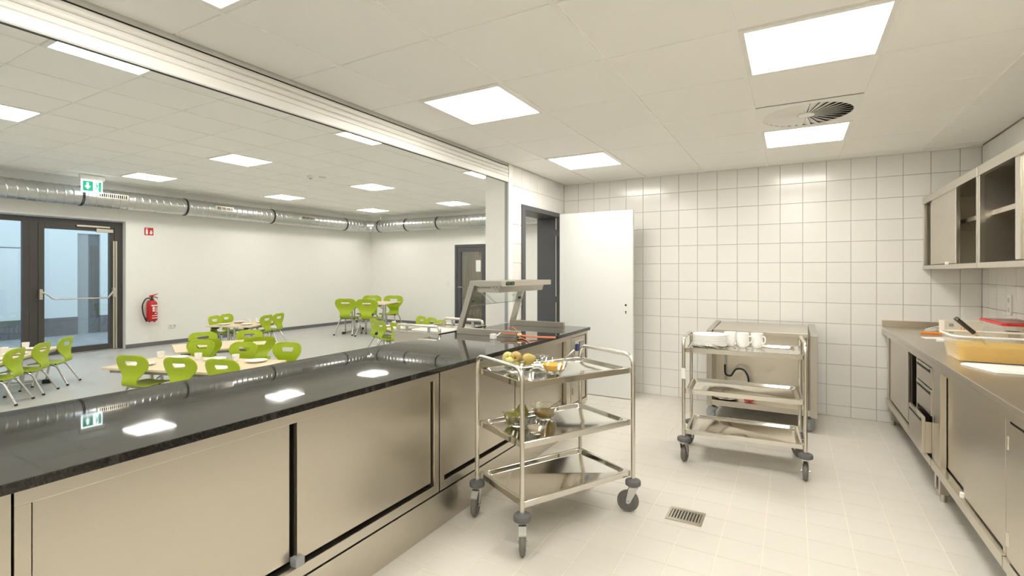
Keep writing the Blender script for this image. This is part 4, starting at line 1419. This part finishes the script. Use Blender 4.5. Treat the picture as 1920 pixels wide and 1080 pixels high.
# ------------------------------------------------------------------ dining room furniture
def chair_shell():
    # rows from the seat front over the bend to the top of the back: (y, z, half width)
    rows = [(.185, .262, .125), (.180, .268, .142), (.150, .273, .150), (.09, .274, .152), (.02, .272, .150), (-.05, .270, .138), (-.10, .270, .118),
            (-.14, .276, .102), (-.166, .292, .092), (-.176, .316, .086), (-.172, .345, .088), (-.160, .372, .100), (-.150, .400, .124), (-.147, .428, .152),
            (-.148, .456, .174), (-.152, .486, .186), (-.156, .508, .189), (-.162, .532, .186), (-.169, .556, .175), (-.175, .576, .154), (-.178, .588, .126), (-.179, .593, .098)]
    us = [-1, -.86, -.66, -.40, -.30, 0, .30, .40, .66, .86, 1]
    bm = bmesh.new()
    g = []
    for i, (y, z, w) in enumerate(rows):
        row = []
        for u in us:
            back = max(0.0, min(1.0, (i - 9) / 6))
            curve = .020 * u * u * back
            dip = -.003 * math.cos(u * PI) * (1 - abs(u)) if i >= 20 else 0
            row.append(bm.verts.new((u * w, y + curve, z + dip + (.006 * u * u if i < 6 else 0))))
        g.append(row)
    for i in range(len(rows) - 1):
        for k in range(len(us) - 1):
            # grip hole, narrower at its lower edge
            if i in (15, 16) and 3 <= k <= 6: continue
            bm.faces.new((g[i][k], g[i][k + 1], g[i + 1][k + 1], g[i + 1][k]))
    for k in (3, 7):
        v = g[15][k]
        v.co.x *= .78
    bmesh.ops.recalc_face_normals(bm, faces=bm.faces)
    bmesh.ops.solidify(bm, geom=bm.faces[:], thickness=.010)
    bmesh.ops.recalc_face_normals(bm, faces=bm.faces)
    me = bpy.data.meshes.new('shell')
    bm.to_mesh(me)
    bm.free()
    me.materials.append(M['green'])
    me.shade_smooth()
    me.set_sharp_from_angle(angle=R(50))
    return me


CHAIR = thing('school_chair', 'x', 'chair', (0, 0, 0))
link('seat_shell', chair_shell(), CHAIR)
for s_ in (-1, 1):
    fl = MB().tube(fillet([(s_ * .145, .13, .004), (s_ * .118, .075, .245), (s_ * .112, .03, .256)], .03), .0115, 10).build('leg', 'chrome', CHAIR)
    MB().cyl((s_ * .1455, .132, 0), (s_ * .144, .127, .018), .0145, 10).build('foot_cap', 'black', fl)
    rl = MB().tube(fillet([(s_ * .112, .03, .256), (s_ * .115, -.09, .256), (s_ * .158, -.225, .004)], .05), .0115, 10).build('leg', 'chrome', CHAIR)
    MB().cyl((s_ * .1585, -.227, 0), (s_ * .156, -.219, .018), .0145, 10).build('foot_cap', 'black', rl)
m = MB()
for y in (.05, -.085):
    m.cyl((-.115, y, .254), (.115, y, .254), .008, 8)
m.build('cross_bar', 'chrome', CHAIR)
m = MB()
for s_ in (-1, 1):
    for y in (.06, -.08):
        m.cyl((s_ * .112, y, .256), (s_ * .112, y, .268), .012, 8)
m.build('buffer', 'black', CHAIR)
first = [True]


def chair(label, bx, by, deg, group, scale=1.0):
    a = R(deg)
    off = .175 * scale
    x, y = bx - math.sin(a) * off, by + math.cos(a) * off
    if first[0]:
        first[0] = False
        o = CHAIR
        o.location = (x, y, 0)
        o.rotation_euler = (0, 0, a)
        o['label'] = label
        o['group'] = group
    else:
        o = clone(CHAIR, label, (x, y, 0), a, group)
    o.scale = (scale,) * 3
    return o


def table(label, cx, cy, deg, lx, ly, z, group, inset=.20):
    t = thing('school_table', label, 'table', (cx, cy, 0), R(deg), group)
    MB().prism(rrect(-lx / 2, lx / 2, -ly / 2, ly / 2, .02, 4), 'z', z - .024, z).build('table_top', 'birch', t, 0, .003)
    m = MB()
    m.box(-lx / 2 + .06, lx / 2 - .06, -ly / 2 + .05, -ly / 2 + .08, z - .06, z - .0245)
    m.box(-lx / 2 + .06, lx / 2 - .06, ly / 2 - .08, ly / 2 - .05, z - .06, z - .0245)
    m.build('frame', 'grey_pl', t, 0)
    for s_ in (-1, 1):
        x = s_ * (lx / 2 - inset)
        for q in (-1, 1):
            MB().cyl((x, q * .06, .045), (x, q * .06, z - .0245), .019, 14).build('leg', 'chrome', t)
        fb = MB().box(x - .02, x + .02, -ly / 2 + .06, ly / 2 - .06, .02, .046).build('foot_bar', 'chrome', t, 0, .004)
        for q in (-1, 1):
            MB().box(x - .028, x + .028, q * (ly / 2 - .06) - .04, q * (ly / 2 - .06) + .04, 0, .05).build('end_cap', 'black', fb, 0, .006)
        MB().tube([(x, 0, z - .18), (x - s_ * .22, 0, z - .03)], .009, 8).build('brace', 'chrome', t)
        MB().box(x - .05, x + .05, -ly / 2 + .09, -ly / 2 + .16, z - .065, z - .0245).build('bracket', 'black_gloss', t, 0)
        MB().box(x - .05, x + .05, ly / 2 - .16, ly / 2 - .09, z - .065, z - .0245).build('bracket', 'black_gloss', t, 0)
    return t


TZ = .435
table('low birch table just behind the granite counter, set with six places', -5.525, 2.96, 18, 1.6, .76, TZ, 'low birch dining tables', .28)
table('low bare birch table in the second row, between green chairs', -6.673, 3.945, 66, 1.18, .82, TZ, 'low birch dining tables', .27)
table('low square birch table by the wall socket, set with plates', -9.10, 5.71, 113.5, .88, .87, TZ, 'low birch dining tables', .10)
table('low birch table in front of the garden door', -8.048, 2.0, 140, 1.6, .75, TZ, 'low birch dining tables', .26)
table('low birch table beyond the steel trolley at the shutter', -5.85, 6.65, -24, 1.4, .70, TZ, 'low birch dining tables', .50)
table('tall birch table with four big chairs in the far corner', -8.75, 8.58, 20.5, 1.18, 1.05, .70, 'tall table')

G1 = 'green chairs at the table behind the counter'
for lab, p in (('lime green chair seen from behind, lowest at the counter edge, nearest the garden door', (-5.69, 2.398)), ('lime green chair seen from behind, middle of the near row at the counter', (-5.14, 2.561)), ('lime green chair seen from behind, nearest the white cup and glass', (-4.695, 2.71))):
    chair(lab, p[0], p[1], 18, G1)
for lab, p in (('lime green chair facing the viewer across the set table, under a second chair back', (-6.209, 3.399)), ('lime green chair facing the viewer, middle of the far row', (-5.60, 3.545)), ('lime green chair facing the viewer, standing free before the grey floor', (-5.146, 3.787))):
    chair(lab, p[0], p[1], 198, G1)
G2 = 'green chairs at the bare table'
chair('lime green chair behind the bare table, nearest the extinguisher', -7.30, 3.985, 245, G2, .945)
chair('lime green chair behind the bare table, in line with the square table', -6.995, 4.478, 245, G2, .945)
chair('lime green chair seen from behind at the bare table, half hidden by another chair', -6.30, 3.461, 65, G2)
chair('darker green chair back tilted over the bare table end', -5.903, 3.921, 62, G2)
G3 = 'green chairs at the square table'
chair('small green chair left of the square table, nearer the socket', -9.485, 5.367, -66, G3)
chair('small green chair left of the square table, further along', -9.716, 5.724, -66, G3)
chair('small green chair on the open side of the square table, nearer the viewer', -8.60, 5.885, 113, G3, 1.03)
chair('small green chair on the open side of the square table, by the wall', -8.765, 6.255, 113, G3, 1.03)
G0 = 'green chairs at the garden door table'
chair('lime green chair cut by the picture edge before the garden door', -7.28, 2.053, 139, G0)
chair('lime green chair between the two others before the garden door', -7.629, 2.382, 139, G0)
chair('lime green chair standing right before the garden door glass', -8.01, 2.729, 139, G0)
G5 = 'green chairs at the table beyond the steel trolley'
for lab, p in (('green chair seen from behind beside the steel trolley, first of three', (-6.445, 6.40)), ('green chair seen from behind beside the steel trolley, second of three', (-6.057, 6.173)), ('green chair half hidden by the trolley handle', (-5.665, 6.085))):
    chair(lab, p[0], p[1], -22, G5)
for lab, p in (('green chair back facing the viewer between the trolley handles, first of three', (-6.019, 7.261)), ('green chair back facing the viewer between the trolley handles, middle one', (-5.645, 7.092)), ('green chair back with dark knob behind, next to the far trolley handle', (-5.207, 6.817))):
    chair(lab, p[0], p[1], 158, G5)
G4 = 'big green chairs at the tall table'
chair('big green chair at the tall table seen from behind, nearer the window wall', -8.766, 7.861, 20, G4, 1.385)
chair('big green chair at the tall table seen from behind, nearer the trolley', -8.182, 7.935, 20, G4, 1.385)
chair('big green chair behind the tall table, nearer the corner', -9.35, 9.30, 200, G4, 1.385)
chair('big green chair behind the tall table, nearer the glazed door', -8.87, 9.57, 200, G4, 1.385)

# tableware on the low tables
kplate = MB().lathe([(0, 0), (.062, 0), (.066, .004), (.098, .013), (.112, .019), (.113, .021), (.097, .016), (.064, .007), (0, .005)], 32).mesh('table_plate', 'china')
kcup = MB().lathe([(0, 0), (.026, 0), (.030, .003), (.036, .035), (.038, .072), (.0365, .073), (.0345, .036), (.028, .006), (0, .005)], 26).mesh('cup', 'china')


def on_table(cx, cy, deg, u, v, z=TZ):
    a = R(deg)
    return (cx + u * math.cos(a) - v * math.sin(a), cy + u * math.sin(a) + v * math.cos(a), z + .0005)


def plate(label, loc, group):
    tag(link('table_plate', kplate, None, loc), label, 'plate', group)


def cup(label, loc, group):
    tag(link('cup', kcup, None, loc), label, 'cup', group)


A1 = (-5.525, 2.96, 18)
gp, gc = 'plates on the table behind the counter', 'cups on the table behind the counter'
seat = ('nearest the garden door', 'in the middle', 'nearest the shutter')
for k, u in enumerate((-.48, .02, .50)):
    plate('white plate on the counter side of the set table, ' + seat[k], on_table(*A1, u, -.20), gp)
    plate('white plate on the far side of the set table, ' + seat[k], on_table(*A1, u + (.0, .0, .04)[k], .22), gp)
    cup('white cup on the far side of the set table, ' + seat[k], on_table(*A1, u - .22, .22), gc)
t = thing('cutlery_glass', 'clear glass tumbler beside the plate nearest the shutter', 'glass', on_table(*A1, .42, -.02))
MB().lathe([(0, 0), (.030, 0), (.036, .09), (.0345, .09), (.029, .004), (0, .004)], 22).build('tumbler', 'glass', t)
A3 = (-9.10, 5.71, 23.5)
for k, (u, v) in enumerate(((-.22, -.24), (-.22, .20), (.20, -.20), (.24, .22))):
    plate('white plate on the square table, ' + ('near the socket side', 'at the wall side', 'near the open side', 'in the far corner')[k], on_table(*A3, u, v), 'plates on the square table')
for k, (u, v) in enumerate(((-.05, .22), (.10, .05), (.05, .36))):
    cup('white cup on the square table, ' + ('behind the basket', 'in the centre', 'at the back')[k], on_table(*A3, u, v), 'cups on the square table')
tag(MB().lathe([(0, 0), (.06, 0), (.075, .03), (.07, .03), (.056, .004), (0, .004)], 20).build('bread_basket', 'wood', None, 35, 0, on_table(*A3, -.1, .0)), 'small brown basket in the middle of the square table', 'basket')
A0 = (-8.048, 2.0, 140)
for k, u in enumerate((-.35, .10, .55)):
    plate('white plate on the garden door table, chair side, ' + ('at the picture edge', 'in the middle', 'by the door')[k], on_table(*A0, u, -.20), 'plates on the garden door table')
    cup('white cup on the garden door table ' + ('at the picture edge', 'in the middle', 'by the door')[k], on_table(*A0, u + .18, -.02), 'cups on the garden door table')
    plate('white plate on the garden door table, window side, ' + ('at the picture edge', 'in the middle', 'by the door')[k], on_table(*A0, u, .22), 'plates on the garden door table')
tag(MB().lathe([(0, 0), (.07, 0), (.09, .035), (.084, .035), (.066, .004), (0, .004)], 20).build('bread_basket', 'wood', None, 35, 0, on_table(*A0, -.12, .02)), 'small brown basket on the garden door table', 'basket')
A5 = (-5.85, 6.65, -24)
for k, u in enumerate((-.45, .0, .45)):
    plate('white plate on the table beyond the trolley, wall side, ' + ('first', 'second', 'third')[k], on_table(*A5, u, .20), 'plates on the table beyond the trolley')
    plate('white plate on the table beyond the trolley, near side, ' + ('first', 'second', 'third')[k], on_table(*A5, u, -.20), 'plates on the table beyond the trolley')
    cup('white cup on the table beyond the trolley, ' + ('first', 'second', 'third')[k], on_table(*A5, u - .2, .02), 'cups on the table beyond the trolley')

# closed steel trolley on the dining side of the counter -----------------------------
t = thing('dish_trolley', 'closed steel dish trolley with tube handles on the dining side', 'trolley', (-2.80, 3.64, 0))
a, b = .245, .36
MB().box(-a, a, -b, b, .16, .885).build('body', 'steel', t, 0, .004)
m = MB()
m.box(-a - .008, a + .008, -b - .008, -b + .02, .885, .905); m.box(-a - .008, a + .008, b - .02, b + .008, .885, .905)
m.box(-a - .008, -a + .02, -b + .02, b - .02, .885, .905); m.box(a - .02, a + .008, -b + .02, b - .02, .885, .905)
m.build('rim', 'steel_pol', t, 0, .003)
for s_ in (-1, 1):
    y = s_ * (b - .03)
    h = MB().tube(fillet([(-a + .02, y, .88), (-a + .02, y, .952), (a - .01, y, .952), (a - .01, y, .88)], .045, 8), .0125, 12).build('handle', 'tube', t)
    for x in (-.12, .12):
        MB().box(x - .012, x + .012, y - .004, y + .004, .885, .945).build('handle_support', 'grey_pl', h, 0)
    for q in (-1, 1):
        MB().lathe([(0, -.015), (.05, -.015), (.055, -.008), (.055, .008), (.05, .015), (0, .015)], 24).build('wheel', 'tyre', t, 35, 0, (q * (a - .05), s_ * (b - .07), .055), (0, HALF, 0))
        MB().box(q * (a - .05) - .022, q * (a - .05) + .022, s_ * (b - .07) - .03, s_ * (b - .07) + .03, .10, .16).build('caster_fork', 'chrome', t, 0)
tag(MB().prism(rrect(-.17, .17, -.12, .12, .03, 4), 'z', 0, .014).build('serving_tray', 'china', None, 0, .004, (-2.82, 3.55, .8865)), 'white tray lying on top of the closed steel trolley', 'tray')

bpy.context.view_layer.update()
